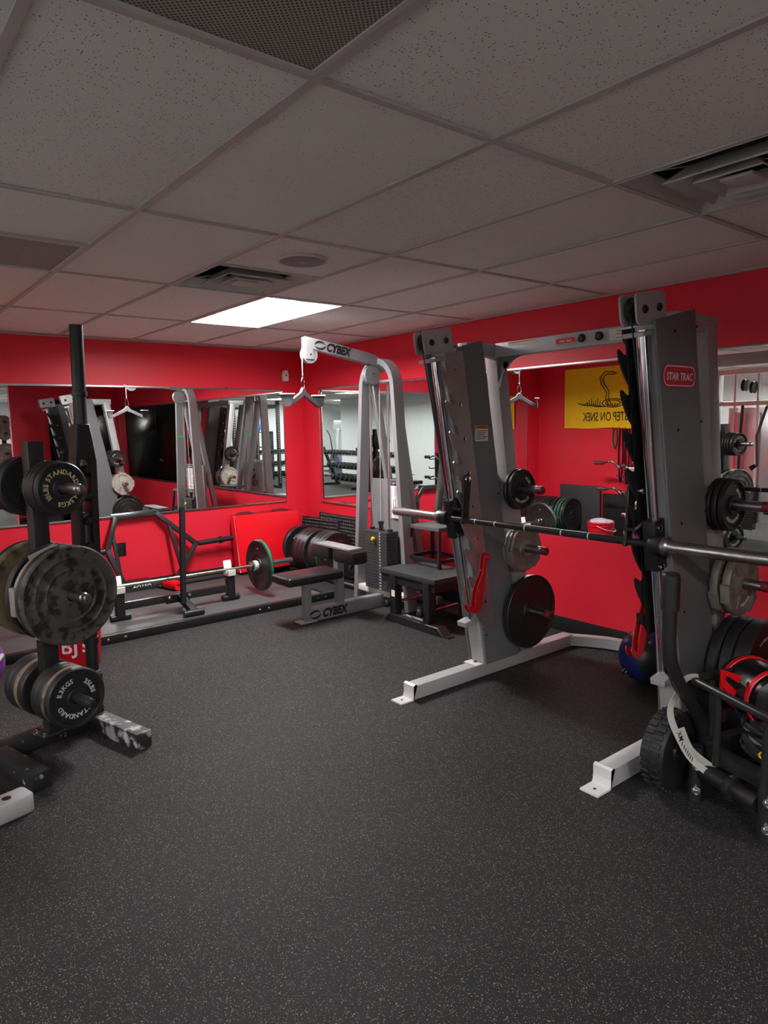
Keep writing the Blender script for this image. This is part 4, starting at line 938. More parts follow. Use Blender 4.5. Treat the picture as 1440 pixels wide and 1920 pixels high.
# ================================================================== SMITH MACHINE
UL = V(-0.1708, 0, 0.9853); TL = V(0.9853, 0, 0.1708); OB = V(-1.176, 0, 0)
def SP(s, t, y): return OB + UL * s + TL * t + V(0, y, 0)
sm = thing('smith_machine', 'silver and charcoal leaning smith machine with two slanted towers and a fixed barbell', 'exercise machine', (-0.9, -4.26, 0))
def lean_prism(poly, y0, y1, bev=0.0):
    # polygon in (t, s)
    return MB().prism([(p[0], p[1]) for p in poly], OB + V(0, (y0 + y1) / 2, 0), TL, UL, abs(y1 - y0), bev)
YL, YR_ = -3.65, -4.87
def zcut(t, z): return (z - t * 0.1708) / 0.9853       # s at height z
for yc, inner in ((YL, -1), (YR_, 1)):
    bl = 0.075; brr = 0.364
    polyb = [(0.072, zcut(0.072, 0.083)), (brr - 0.004, zcut(brr, 0.083)), (brr - 0.004 - 0.02, 1.905), (0.072, 1.895)]
    lean_prism(polyb, yc - 0.052, yc + 0.052, 0.004).build('tower', SILVER, sm)
    polyp = [(bl, zcut(bl, 0.085)), (brr, zcut(brr, 0.085)), (brr, 1.925), (0.160, 1.908)]
    polyo = [(0.062, zcut(0.062, 0.085)), (brr, zcut(brr, 0.085)), (brr - 0.022, 1.925), (0.030, 1.905)]
    for s in (-1, 1):
        cov = lean_prism(polyp if s == inner else polyo, yc + s * 0.053, yc + s * 0.066, 0.003).build('cover_panel', PANEL, sm)
        q = MB()
        for k in range(5):
            for tt in (0.11 + 0.008 * k if False else brr - 0.018,):
                p = SP(0.25 + 0.4 * k, tt, yc + s * 0.066); q.lathe([(0, 0), (0.007, 0), (0.006, 0.003), (0, 0.0035)], p, (0, s, 0), 10)
            p = SP(0.25 + 0.4 * k, 0.105 + 0.0165 * k, yc + s * 0.066); q.lathe([(0, 0), (0.007, 0), (0.006, 0.003), (0, 0.0035)], p, (0, s, 0), 10)
        build_each(q, 'screw', INK, cov)
    # hooked comb plate on the inner side, with a long slot against the cover
    yi = yc + inner * 0.088
    left = []
    s0 = 1.80
    while s0 > 0.42:
        left += [(0.022, s0 + 0.045), (0.044, s0 + 0.015), (0.046, s0 - 0.008), (0.034, s0 - 0.020), (0.012, s0 - 0.012), (-0.016, s0 + 0.012), (-0.024, s0 + 0.004), (-0.020, s0 - 0.03), (0.0, s0 - 0.08)]
        s0 -= 0.165
    s_lo = 0.30 if yc == YL else 0.52
    poly = [(0.172, 1.885), (0.02, 1.885)] + [p for p in left if p[1] > s_lo + 0.08] + [(0.02, s_lo + 0.06), (0.06, s_lo), (0.150, s_lo)]
    poly = [(a + (0.022 if a < 0.1 else 0.0), b) for a, b in poly]
    lean_prism(poly, yi - 0.004, yi + 0.004).build('hook_plate', SLOTPL if yc == YL else SATIN, sm)
    lean_prism([(0.172, 1.88), (0.045, 1.88), (0.048, s_lo + 0.06), (0.07, s_lo + 0.01), (0.15, s_lo + 0.01)], yi - inner * 0.010 - 0.003, yi - inner * 0.010 + 0.003).build('backing_plate', SLOTPL if yc == YL else SATIN, sm)
    q = MB()
    for k in range(8):
        q.lathe([(0, 0), (0.012, 0), (0.010, 0.006), (0, 0.007)], SP(1.80 - 0.19 * k, 0.10, yi + inner * 0.004), (0, inner, 0), 14)
    build_each(q, 'plate_bolt', CHROME, sm)
    # chrome guide rod and its end blocks
    MB().cyl(SP(0.34, 0.042, yc), SP(1.875, 0.042, yc), 0.0205, seg=24).build('guide_rod', CHROME, sm)
    MB().beam(SP(1.86, -0.03, yc), SP(1.86, 0.20, yc), 0.09, 0.018, up=UL).build('rod_bracket', SILVER, sm)
    MB().beam(SP(0.35, -0.02, yc), SP(0.35, 0.10, yc), 0.07, 0.03, up=UL).build('rod_bracket', SILVER, sm)
    q = MB()
    for ss in (1.68, 0.98): q.prism([(0.048, -0.055), (0.066, -0.055), (0.066, 0.055), (0.048, 0.055)], OB + UL * ss + V(0, yc - 0.058, 0), TL, UL, 0.012, 0.002)
    build_each(q, 'rod_tab', WHITEMETAL, sm)
    # cable head: two rounded side plates, two pulleys
    hs, ht, hw, hh = 1.957, 0.055, 0.108, 0.062
    rp2 = []
    for (ct, cs, a0) in ((ht + hw - 0.022, hs + hh - 0.022, 0), (ht - hw + 0.022, hs + hh - 0.022, 1), (ht - hw + 0.03, hs - hh + 0.03, 2), (ht + hw - 0.012, hs - hh + 0.012, 3)):
        rr_ = 0.022 if a0 < 2 else (0.03 if a0 == 2 else 0.012)
        for k in range(5):
            a = PI / 2 * (a0 + k / 4); rp2.append((ct + rr_ * math.cos(a), cs + rr_ * math.sin(a)))
    for s in (-1, 1):
        hp = lean_prism(rp2, yc + s * 0.030, yc + s * 0.038, 0.002).build('head_plate', SILVER, sm)
        q = MB()
        for tt in (ht - 0.05, ht + 0.055): q.lathe([(0, 0), (0.0165, 0), (0.0165, 0.004), (0.012, 0.010), (0, 0.012)], SP(hs - 0.004, tt, yc + s * 0.038), (0, s, 0), 18)
        build_each(q, 'axle_cap', INK, hp)
    q = MB()
    for tt in (ht - 0.05, ht + 0.055): q.lathe([(0, -0.016), (0.05, -0.016), (0.044, -0.004), (0.044, 0.004), (0.05, 0.016), (0, 0.016)], SP(hs - 0.002, tt, yc), (0, 1, 0), 28)
    build_each(q, 'pulley', INK, sm)
    MB().tube([SP(1.05, 0.0, yc - 0.012), SP(1.90, -0.035, yc - 0.004), SP(1.96, -0.044, yc)], 0.003, 8).build('counterweight_cable', INK, sm)
    # rear upright, top link, base beam with bent foot
    MB().beam((-0.970, yc, 1.90), (-0.700, yc, 0.07), 0.088, 0.085, up=(0, 1, 0)).build('rear_upright', SILVER, sm)
    MB().b2((-1.24, yc - 0.035, 1.875), (-0.905, yc + 0.035, 1.945), 0.004).build('top_link', SILVER, sm)
    MB().b2((-1.655, yc - 0.040, 0.004), (-0.24, yc + 0.040, 0.082), 0.005).build('base_beam', SILVER, sm)
    fz = MB(); fz.prism([(-1.665, 0.083), (-1.652, 0.090), (-1.640, 0.086), (-1.640, 0.078), (-1.655, 0.076), (-1.668, 0.016), (-1.672, 0.009), (-1.755, 0.009), (-1.755, 0.001), (-1.665, 0.001), (-1.660, 0.008)], (0, yc, 0), (1, 0, 0), (0, 0, 1), 0.086)
    ff = fz.build('foot_plate', WHITEMETAL, sm)
    MB().lathe([(0, 0), (0.007, 0), (0.007, 0.0006), (0, 0.0006)], (-1.715, yc, 0.0092), (0, 0, 1), 14).build('bolt_hole', INK, ff)
    q = MB(); q.b2((-1.185, yc - 0.052, 0.0825), (-1.09, yc + 0.052, 0.090), 0.002); fl_ = q.build('tower_flange', WHITEMETAL, sm)
    MB().lathe([(0, 0), (0.012, 0), (0.010, 0.005), (0, 0.006)], (-1.14, yc, 0.0902), (0, 0, 1), 10).build('bolt', SATIN, fl_)
    # storage pegs on the rear upright, both faces
    for z, ln in ((1.115, 0.22), (0.755, 0.21), (0.36, 0.20)):
        x = -1.005 + (1.90 - z) * 0.1475
        for s in (-1, 1):
            pg = MB().lathe([(0, 0), (0.04, 0), (0.04, 0.008), (0.0235, 0.012), (0.0235, ln), (0, ln)], (x, yc + s * 0.038, z), (0, s, 0), 22).build('plate_peg', STEEL, sm)
            MB().lathe([(0.0, 0.001), (0.0245, 0.001), (0.0245, 0.028), (0.021, 0.032), (0, 0.032)], (x, yc + s * (0.038 + ln), z), (0, s, 0), 22).build('end_cap', REDCAP, pg)
    # red safety stop clipped to the comb
    sx = yc + inner * 0.105
    stp = [(0.045, 0.66), (0.058, 0.685), (0.062, 0.715), (0.03, 0.725), (0.018, 0.71), (0.012, 0.62), (-0.028, 0.545), (-0.040, 0.48), (-0.036, 0.44), (-0.075, 0.462), (-0.090, 0.478), (-0.096, 0.462), (-0.070, 0.428), (-0.02, 0.402), (0.012, 0.42), (0.03, 0.50), (0.040, 0.58)]
    q = lean_prism([(a + 0.03 + (b - 0.46) * 0.26, b + 0.035) for a, b in stp], sx - 0.0175, sx - 0.0115, 0.001); q2 = lean_prism([(a + 0.03 + (b - 0.46) * 0.26, b + 0.035) for a, b in stp], sx + 0.0115, sx + 0.0175, 0.001); q.add(q2.v, q2.f)
    q3 = lean_prism([(0.03, 0.47), (0.055, 0.47), (0.095, 0.60), (0.075, 0.60)], sx - 0.0115, sx + 0.0115); q.add(q3.v, q3.f)
    ss_ = q.build('safety_stop', REDCOAT, sm)
    q = MB(); q.lathe([(0, 0), (0.008, 0), (0.007, 0.03), (0, 0.032)], SP(0.735, 0.13, sx + inner * 0.0176), (0, inner, 0), 12).lathe([(0, 0), (0.018, 0), (0.016, 0.006), (0, 0.008)], SP(0.555, 0.045, sx + inner * 0.0176), (0, inner, 0), 18)
    q.build('stop_pin', REDCOAT, ss_)
# cross bar between the towers, gussets, stickers, knobs
XB = -0.985
xb = MB().b2((XB - 0.03, YR_ + 0.04, 1.872), (XB + 0.03, YL - 0.04, 1.95), 0.004).build('cross_bar', SILVER, sm)
for y0, s in ((YL - 0.042, -1), (YR_ + 0.042, 1)):
    pts = [(0, 0), (0.20, 0)] + [(0.20 - 0.165 * math.sin(a), -0.145 + 0.145 * (1 - math.sin(a)) - 0.0) for a in ()]
    cur = [(0.02 + 0.18 * (1 - math.sin(a)), -0.165 * (1 - math.cos(a))) for a in [PI / 2 * k / 8 for k in range(9)]]
    hole = [(0.055 + 0.021 * math.cos(2 * PI * k / 16), -0.048 + 0.021 * math.sin(2 * PI * k / 16)) for k in range(17)]
    ply = [(0, 0), (0.055, 0)] + [(0.055 + 0.021 * math.cos(PI / 2 - 2 * PI * k / 16), -0.048 + 0.021 * math.sin(PI / 2 - 2 * PI * k / 16)) for k in range(17)] + [(0.0552, 0)] + cur + [(0.0, -0.175)]
    MB().prism([(s * p[0], p[1]) for p in ply], (XB, y0, 1.872), (0, 1, 0), (0, 0, 1), 0.008).build('gusset', PANEL, sm)
q = MB()
for y in (-4.275, -4.375): q.lathe([(0, 0), (0.020, 0), (0.022, 0.006), (0.020, 0.016), (0.012, 0.020), (0, 0.018)], (XB - 0.03, y, 1.915), (-1, 0, 0), 22)
build_each(q, 'rubber_cap', INK, xb)
MB().b2((XB - 0.0315, -3.97, 1.925), (XB - 0.030, -3.79, 1.945)).build('sticker', LABEL, xb); MB().b2((XB - 0.0315, -4.60, 1.885), (XB - 0.030, -4.43, 1.94)).build('sticker', LABEL, xb)
q = MB()
for k in range(3): q.text('Before operating', frame((XB - 0.0316, -4.515, 1.925 - 0.016 * k), (0, -1, 0), (0, 0, 1)), 0.013, 0.0003)
q.build('sticker_print', REDCOAT, xb)
MB().b2((XB - 0.0322, -3.97, 1.938), (XB - 0.0314, -3.79, 1.944)).build('orange_strip', ORANGE, xb)
def star_badge(M, wd, hg_, parent):
    def rrect(a, b, r, z0, z1, inner=None):
        def ring(a, b, r):
            o = []
            for k4, (sx, sy) in enumerate(((1, 1), (-1, 1), (-1, -1), (1, -1))):
                for k in range(6):
                    t = PI / 2 * (k4 + k / 5); o.append((sx * (a - r) + r * math.cos(t), sy * (b - r) + r * math.sin(t)))
            return o
        O = ring(a, b, r); q = MB(); n = len(O)
        if inner is None:
            q.add([M @ V(p[0], p[1], z1) for p in O] + [M @ V(p[0], p[1], z0) for p in O], [tuple(range(n))] + [(i, (i + 1) % n, n + (i + 1) % n, n + i) for i in range(n)])
        else:
            I = ring(a - inner, b - inner, r - inner); q.add([M @ V(p[0], p[1], z1) for p in O] + [M @ V(p[0], p[1], z1) for p in I], [(i, (i + 1) % n, n + (i + 1) % n, n + i) for i in range(n)])
        return q
    bd = rrect(wd / 2, hg_ / 2, hg_ * 0.42, 0, 0.002).build('logo_badge', mat('badge_red', (214, 32, 48), 0.35), parent, 0)
    rrect(wd / 2 * 0.95, hg_ / 2 * 0.86, hg_ * 0.36, 0, 0.0024, hg_ * 0.05).build('badge_border', WHITETXT, bd, 0)
    MB().text('STAR TRAC', M @ Matrix.Translation(V(0, -hg_ * 0.17, 0.0021)), hg_ * 0.44, 0.0006, 0.12, 0.02, 'CENTER', 0.94).build('lettering', WHITETXT, bd)
star_badge(frame((XB - 0.0302, -4.175, 1.913), (0, -1, 0), (0, 0, 1)), 0.13, 0.036, xb)
star_badge(frame(SP(1.667, 0.185, YR_ - 0.0662), V(0.995, 0, 0.0), (0, 0, 1)), 0.262, 0.096, sm)
wl = MB().prism([(-0.052, -0.045), (0.052, -0.045), (0.052, 0.045), (-0.052, 0.045)], V(-1.155, YL - 0.0668, 1.445), (1, 0, 0), (0, 0, 1), 0.001).build('warning_label', LABEL, sm)
MB().b2((-1.207, YL - 0.0678, 1.468), (-1.103, YL - 0.0672, 1.49)).build('orange_header', ORANGE, wl)
q = MB(); q.text('WARNING', frame((-1.155, YL - 0.0679, 1.4735), (1, 0, 0), (0, 0, 1)), 0.015, 0.0003, 0, 0.01)
for k in range(5): q.b2((-1.20, YL - 0.0677, 1.455 - 0.011 * k), (-1.11 - 0.012 * (k % 3), YL - 0.0672, 1.459 - 0.011 * k))
q.build('print', INK, wl)
# bowed rear foot joining the two base beams
bw = [V(-0.262, YL, 0.043), V(-0.19, YL - 0.10, 0.043), V(-0.125, YL - 0.22, 0.043), V(-0.09, YL - 0.36, 0.043), V(-0.08, -4.26, 0.043), V(-0.09, YR_ + 0.36, 0.043), V(-0.125, YR_ + 0.22, 0.043), V(-0.19, YR_ + 0.10, 0.043), V(-0.262, YR_, 0.043)]
MB().tube(bw, 0, rect=(0.06, 0.065)).build('rear_bow', SILVER, sm, 50)
# the guided bar
ZS = 0.975; XS = OB.x - 0.1734 * ZS
sb = MB().lathe([(0, 0), (0.0165, 0), (0.0165, 1.36), (0, 1.36)], (XS, -4.94, ZS), (0, 1, 0), 20).build('bar', SATIN, sm)
q = MB()
for y in (-3.86, -4.00, -4.20, -4.42, -4.57): q.lathe([(0.0168, 0), (0.0168, 0.006)], (XS, y, ZS), (0, 1, 0), 20)
build_each(q, 'knurl_ring', WHITE, sb)
for s, y in ((1, -3.625), (-1, -4.895)):
    MB().lathe([(0, 0), (0.034, 0), (0.040, 0.006), (0.040, 0.055), (0.030, 0.065), (0.0255, 0.085), (0.0255, 0.455), (0.0225, 0.46), (0, 0.46)], (XS, y, ZS), (0, s, 0), 28).build('sleeve', STEEL, sb)
for yc, inner in ((YL, -1), (YR_, 1)):
    cb = MB(); cb.beam(SP(0.87, 0.030, yc), SP(1.09, 0.030, yc), 0.075, 0.06, up=(0, 1, 0)); cb.lathe([(0, 0), (0.039, 0), (0.042, 0.006), (0.042, 0.055), (0.036, 0.062), (0, 0.062)], (XS, yc - 0.005 if inner > 0 else yc + 0.005, ZS), (0, -inner, 0), 26)
    cr = cb.build('bar_carriage', BLACK, sm)
    q = MB()
    for s_ in (1.06, 0.885): q.lathe([(0, 0), (0.014, 0), (0.014, 0.010), (0.007, 0.014), (0, 0.014)], SP(s_, 0.02, yc - 0.030), (0, -1, 0), 14)
    build_each(q, 'bolt', CHROME, cr)
    yh = yc + inner * 0.112
    hk = MB().prism([(-0.028, -0.02), (0.028, -0.02), (0.034, 0.03), (0.052, 0.20), (0.056, 0.222), (0.045, 0.245), (0.025, 0.25), (0.005, 0.24), (-0.004, 0.222), (-0.014, 0.03)], (XS, yh, ZS), (1, 0, 0), (0, 0, 1), 0.012, 0.002).build('catch_lever', BLACK, sm)
    q = MB(); q.cyl((XS + 0.026, yh - inner * 0.006, ZS + 0.222), (XS + 0.026, yh - inner * 0.055, ZS + 0.222), 0.012, seg=16).lathe([(0, 0), (0.020, 0), (0.017, 0.006), (0, 0.008)], (XS + 0.026, yh + inner * 0.006, ZS + 0.222), (0, inner, 0), 18)
    q.build('catch_pin', CHROME, hk)
    MB().tube([V(XS - 0.02, yh, ZS + 0.055), V(XS - 0.02, yc + inner * 0.06, ZS + 0.06), V(XS + 0.01, yc + inner * 0.03, ZS + 0.10)], 0, rect=(0.02, 0.012)).build('lever_arm', BLACK, hk)

# plates stored on the smith machine pegs
def SPG(z, yc, s, d): return (-1.005 + (1.90 - z) * 0.1475, yc + s * (0.038 + d), z - 0.0025)
NY = (0, -1, 0); PY = (0, 1, 0)
put(P5, SPG(1.115, YL, -1, 0.095), NY, 'small black plate with grey ring lettering, top peg of the left tower, facing the camera')
put(P10B, SPG(1.115, YL, -1, 0.065), NY, 'small plain black plate behind the lettered one, top peg of the left tower')
put(P10B, SPG(1.115, YL, 1, 0.045), PY, 'small black plate on the far side of the top left-tower peg, next to the upright')
put(P5, SPG(1.115, YL, 1, 0.075), PY, 'small black plate on the far side of the top left-tower peg, outermost, seen mirrored')
put(PG25, SPG(0.755, YL, -1, 0.085), NY, 'scallop-edged grey plate nearest the camera, middle peg of the left tower', spin=0.3)
put(PG25, SPG(0.755, YL, -1, 0.055), NY, 'scallop-edged grey plate, second of three, middle peg of the left tower', spin=0.9)
put(PG25, SPG(0.755, YL, -1, 0.028), NY, 'scallop-edged grey plate against the upright, middle peg of the left tower', spin=0.1)
put(PG25W, SPG(0.755, YL, 1, 0.04), PY, 'lit-pale painted grip plate on the far side of the middle left-tower peg, by the upright', spin=0.4)
put(PG25W, SPG(0.755, YL, 1, 0.078), PY, 'lit-pale painted grip plate on the far side of the middle left-tower peg, outermost, seen mirrored', spin=0.8)
put(PDISC, SPG(0.36, YL, -1, 0.075), NY, 'big smooth dark disc plate on the lowest peg of the left tower')
put(P45B, SPG(0.36, YL, 1, 0.045), PY, 'big black plate on the far side of the lowest left-tower peg')
put(P5, SPG(1.115, YR_, -1, 0.085), NY, 'small black plate nearest the camera, top peg of the right tower')
put(P10B, SPG(1.115, YR_, -1, 0.055), NY, 'small black plate in the middle, top peg of the right tower')
put(P10B, SPG(1.115, YR_, -1, 0.026), NY, 'small black plate against the upright, top peg of the right tower')
put(PG35, SPG(0.755, YR_, -1, 0.115), NY, 'grey 35 pound plate with rim grip blocks, nearest, middle peg of the right tower', spin=0.2)
put(PG35, SPG(0.755, YR_, -1, 0.060), NY, 'grey grip plate behind the 35 pound plate, middle peg of the right tower', spin=0.5)
put(PG25, SPG(0.755, YR_, 1, 0.035), PY, 'grey plate on the inner side of the right tower, middle peg')
put(PBUM, SPG(0.36, YR_, -1, 0.19), NY, 'wide black bumper nearest the camera, lowest peg of the right tower', cat='bumper plate')
put(PBUMT, SPG(0.36, YR_, -1, 0.125), NY, 'black bumper in the middle, lowest peg of the right tower', cat='bumper plate')
put(PBUMT, SPG(0.36, YR_, -1, 0.070), NY, 'black bumper against the right tower upright, lowest peg', cat='bumper plate')
put(PDISC, SPG(0.36, YR_, 1, 0.04), PY, 'dark disc plate on the inner side of the right tower, lowest peg')

# ================================================================== PUSH SLED WITH ITS LOAD (right foreground)
sl = thing('push_sled', 'black wheeled push sled with a rail basket and curved push post, right edge', 'push sled', (-1.2, -5.4, 0))
tc_ = V(-1.462, -5.05, 0.166)
ty = MB().lathe([(0.075, -0.045), (0.11, -0.052), (0.145, -0.048), (0.158, -0.035), (0.162, 0), (0.158, 0.035), (0.145, 0.048), (0.11, 0.052), (0.075, 0.045)], tc_, (0, 1, 0), 48, True)
for k in range(30):
    a = 2 * PI * k / 30; M = Matrix.Rotation(a, 3, 'Y')
    for s in (-1, 1):
        M2 = Matrix.Rotation(a + (0.10 if s > 0 else 0), 3, 'Y'); ty.box(tc_ + M2 @ V(0.160, s * 0.021, 0), (0.012, 0.034, 0.020), 0.002, M2, 1)
wh = ty.build('wheel_tire', RUBBER, sl)
MB().lathe([(0, -0.03), (0.03, -0.04), (0.035, -0.03), (0.07, -0.022), (0.078, -0.03), (0.078, 0.03), (0, 0.03)], tc_, (0, 1, 0), 32).build('wheel_hub', SATIN, wh)
MB().lathe([(0, 0), (0.005, 0), (0.004, 0.022), (0, 0.024)], tc_ + V(0.04, -0.045, -0.03), (0, -1, 0), 10).build('valve_stem', CHROME, wh)
hp_ = [(-1.315, 0.10), (-1.335, 0.20), (-1.41, 0.33), (-1.545, 0.47), (-1.625, 0.585), (-1.645, 0.66), (-1.648, 0.76), (-1.648, 0.93)]
def smooth_pts(p, n=6):
    p = [Vector(a) for a in p]; o = []
    for i in range(len(p) - 1):
        a, b, c, d = p[max(i - 1, 0)], p[i], p[i + 1], p[min(i + 2, len(p) - 1)]
        for k in range(n):
            t = k / n; o.append(0.5 * ((2 * b) + (c - a) * t + (2 * a - 5 * b + 4 * c - d) * t * t + (3 * b - a - 3 * c + d) * t ** 3))
    return o + [p[-1]]
MB().tube(smooth_pts([V(x, -5.13, z) for x, z in hp_]), 0.026, 18).build('push_post', SATIN, sl)
q = MB(); q.lathe([(0.026, 0), (0.033, 0.003)] + [(0.0335 + (0.0015 if k % 2 else -0.0012), 0.008 + 0.0085 * k) for k in range(15)] + [(0.033, 0.135), (0.027, 0.142), (0, 0.142)], V(-1.648, -5.13, 0.795), (0, 0, 1), 24)
q.build('hand_grip', RUBBER, sl)
def sleg(x, y, z1, lab):
    g_ = MB().tube([V(x, y, 0.004), V(x, y, z1)], 0.026, 18).build('runner_leg', SATIN, sl)
    q = MB()
    for z in (0.055, 0.155): q.lathe([(0, 0), (0.017, 0), (0.017, 0.008), (0.012, 0.009), (0.012, 0.02), (0.008, 0.021), (0, 0.018)], V(x - 0.022, y - 0.014, z), V(-0.85, -0.5, 0), 16)
    build_each(q, 'bolt', CHROME, g_)
sleg(-1.475, -5.165, 0.225, 0); sleg(-1.545, -5.455, 0.23, 1)
MB().tube([V(-1.478, -5.20, 0.14), V(-1.54, -5.43, 0.125)], 0.034, 18).build('cross_tube', BLACK, sl)
MB().lathe([(0, 0), (0.045, 0), (0.05, 0.01), (0.05, 0.03), (0, 0.04)], V(-1.508, -5.31, 0.1325), V(-0.06, -0.23, -0.015), 24).build('tube_flange', SATIN, sl)
q = MB(); q.beam((-1.42, -5.165, 0.20), (-0.55, -5.41, 0.20), 0.05, 0.07); q.beam((-1.58, -5.68, 0.20), (-0.70, -5.93, 0.20), 0.05, 0.07); q.beam((-1.43, -5.20, 0.20), (-1.57, -5.66, 0.20), 0.06, 0.05)
q.build('side_beam', SATIN, sl)
MB().box((-1.07, -5.545, 0.172), (0.86, 0.46, 0.008), 0, Matrix.Rotation(-0.272, 3, 'Z')).build('deck', BLACK, sl)
RZ = 0.485
MB().tube(smooth_pts([V(-0.6, -5.39, RZ), V(-1.38, -5.16, RZ), V(-1.455, -5.145, RZ), V(-1.495, -5.20, RZ), V(-1.72, -5.70, RZ)], 5), 0.0165, 14).build('basket_rail', SATIN, sl)
for p in (V(-1.36, -5.166, 0), V(-1.0, -5.272, 0), V(-1.525, -5.265, 0), V(-1.62, -5.475, 0)):
    MB().tube([V(p.x, p.y, 0.20), V(p.x, p.y, RZ)], 0.0125, 12).build('basket_post', SATIN, sl)
MB().cyl((-0.75, -5.02, 0.166), (-0.75, -5.12, 0.166), 0.16, seg=32).build('wheel_tire', RUBBER, sl)
# battle rope heaped in the basket
rp3 = thing('battle_rope', 'thick black braided battle rope heaped in the sled basket', 'rope', (-1.15, -5.40, 0.178))
pts = []
for k in range(150):
    a = k * 0.42; rr3 = 0.13 + 0.018 * math.sin(k * 0.7) ; pts.append(V(-1.22 + (rr3 + 0.05) * math.cos(a), -5.41 + rr3 * math.sin(a), 0.205 + 0.0011 * k + 0.012 * math.sin(k * 1.3)))
cen = smooth_pts(pts, 2)
q = MB()
for s in range(3):
    st_ = []
    for i, c in enumerate(cen):
        t = (cen[min(i + 1, len(cen) - 1)] - cen[max(i - 1, 0)]).normalized(); u, v = ortho(t); a = i * 0.55 + s * 2 * PI / 3
        st_.append(c + u * 0.0105 * math.cos(a) + v * 0.0105 * math.sin(a))
    q.tube(st_, 0.0125, 7)
q.build('strands', RUBBER, rp3)
MB().lathe([(0.026, 0), (0.0275, 0.002), (0.0275, 0.045), (0.026, 0.047)], V(-1.43, -5.40, 0.285), V(0.1, -0.95, 0.2), 18).build('rope_tag', PALETXT, rp3)
ytg = thing('key_tag', 'yellow strap tag lying on the rope in the sled basket', 'tag', (-1.47, -5.42, 0.20))
MB().box((-1.445, -5.455, 0.272), (0.016, 0.10, 0.022), 0.003, Matrix.Rotation(0.25, 3, 'X')).build('tag', YELLOW, ytg)
MB().lathe([(0.008, -0.003), (0.013, -0.003), (0.013, 0.003), (0.008, 0.003)], (-1.445, -5.395, 0.262), (1, 0, 0), 18, True).build('ring', YELLOW, ytg)
sbg = thing('sandbag', 'black and red round sandbag with white lettering on top of the sled load', 'sandbag', (-1.27, -5.33, 0.31))
AX = V(-0.62, -0.76, 0.05).normalized(); SC0 = V(-1.27, -5.33, 0.43)
MB().lathe([(0, 0), (0.07, 0), (0.10, 0.012), (0.112, 0.05), (0.115, 0.16), (0.112, 0.27), (0.10, 0.31), (0.06, 0.325), (0, 0.325)], SC0 - AX * 0.20, AX, 36).build('bag', mat('glossy_black_vinyl', (14, 14, 16), 0.25, bump=0.2, bscale=14), sbg)
for d in (0.06, 0.255): MB().lathe([(0.113, 0), (0.1165, 0.002), (0.1165, 0.026), (0.113, 0.028)], SC0 - AX * 0.20 + AX * d, AX, 36).build('red_band', REDVINYL, sbg)
MB().tube([SC0 + V(-0.10, 0.06, 0.07), SC0 + V(-0.15, 0.10, 0.10), SC0 + V(-0.13, 0.11, 0.05), SC0 + V(-0.09, 0.08, 0.0)], 0, rect=(0.03, 0.006), up=(0, 1, 0)).build('red_handle', REDVINYL, sbg)
q = MB(); fM = frame(SC0 + AX * 0.1245, V(0.76, -0.62, 0), V(0, 0.0, 1)); q.text('ONIA', fM @ Matrix.Translation(V(-0.005, -0.045, 0.0)), 0.045, 0.0008, 0.2, 0.015); q.build('lettering', WHITETXT, sbg)
# grey strap over the push post and rail
gs_ = thing('webbing_strap', 'grey webbing strap with black marks looped over the sled rail and post', 'strap', (-1.52, -5.22, 0.2))
q = MB(); cp = smooth_pts([V(-1.47, -5.16, 0.503), V(-1.488, -5.12, 0.490), V(-1.486, -5.085, 0.417), V(-1.535, -5.085, 0.372), V(-1.545, -5.10, 0.318), V(-1.53, -5.14, 0.230), V(-1.535, -5.185, 0.190), V(-1.497, -5.235, 0.140)], 6)
q.tube(cp, 0, rect=(0.026, 0.003), up=(0.55, 0.82, 0.1))
cp2 = smooth_pts([V(-1.495, -5.237, 0.142), V(-1.488, -5.235, 0.165), V(-1.508, -5.16, 0.215), V(-1.525, -5.125, 0.300)], 6); q.tube(cp2, 0, rect=(0.026, 0.003), up=(0.55, 0.82, 0.1))
q.build('webbing', STRAP, gs_)
q = MB()
for k in range(6, 14):
    c = cp[28 + k - 6] if 28 + k - 6 < len(cp) else cp[-1]; q.box(c + V(-0.002, -0.004, 0), (0.003, 0.002, 0.018), 0, Matrix.Rotation(0.5, 3, 'Y'))
q.text('XM', frame(V(-1.541, -5.125, 0.268), V(0.1, -0.35, -0.9), V(0.75, -0.5, 0.3)), 0.024, 0.0008, 0, 0.01); q.build('print', INK, gs_)
# navy ball behind the right tower
nb = thing('medicine_ball', 'navy blue and black stuffed ball on the floor behind the right slanted tower', 'ball', (-0.47, -4.36, 0))
MB().sphere((-0.47, -4.36, 0.155), 0.155, 1.0, 1.0, 1.0, 32, 20).build('shell', NAVY, nb)
MB().lathe([(0.152, -0.05), (0.1575, -0.03), (0.1575, 0.03), (0.152, 0.05)], (-0.47, -4.36, 0.155), (0.55, -0.75, 0.35), 40).build('black_band', VINYL, nb)
MB().lathe([(0.014, -0.003), (0.02, -0.003), (0.02, 0.003), (0.014, 0.003)], (-0.625, -4.32, 0.09), (0.3, 1, 0.3), 20, True).build('ring', CHROME, nb)
bag_ = thing('plastic_liner', 'crumpled grey plastic bag stuffed into the top of the red bucket', 'plastic bag', (-2.895, -1.80, 0.33))
q = MB(); rnd = random.Random(5)
prof = [(0.143 + 0.0 * k, 0.0) for k in range(1)]
b_ = bmesh.new(); bmesh.ops.create_icosphere(b_, subdivisions=3, radius=0.138)
for v_ in b_.verts:
    v_.co = V(v_.co.x, v_.co.y, max(v_.co.z, -0.01) * 0.32) * (1 + 0.09 * rnd.uniform(-1, 1))
q.bm(b_, Matrix.Translation(V(-2.895, -1.80, 0.345))); q.build('liner', mat('grey_plastic_film', (176, 176, 184), 0.3, bump=0.3, bscale=20), bag_)

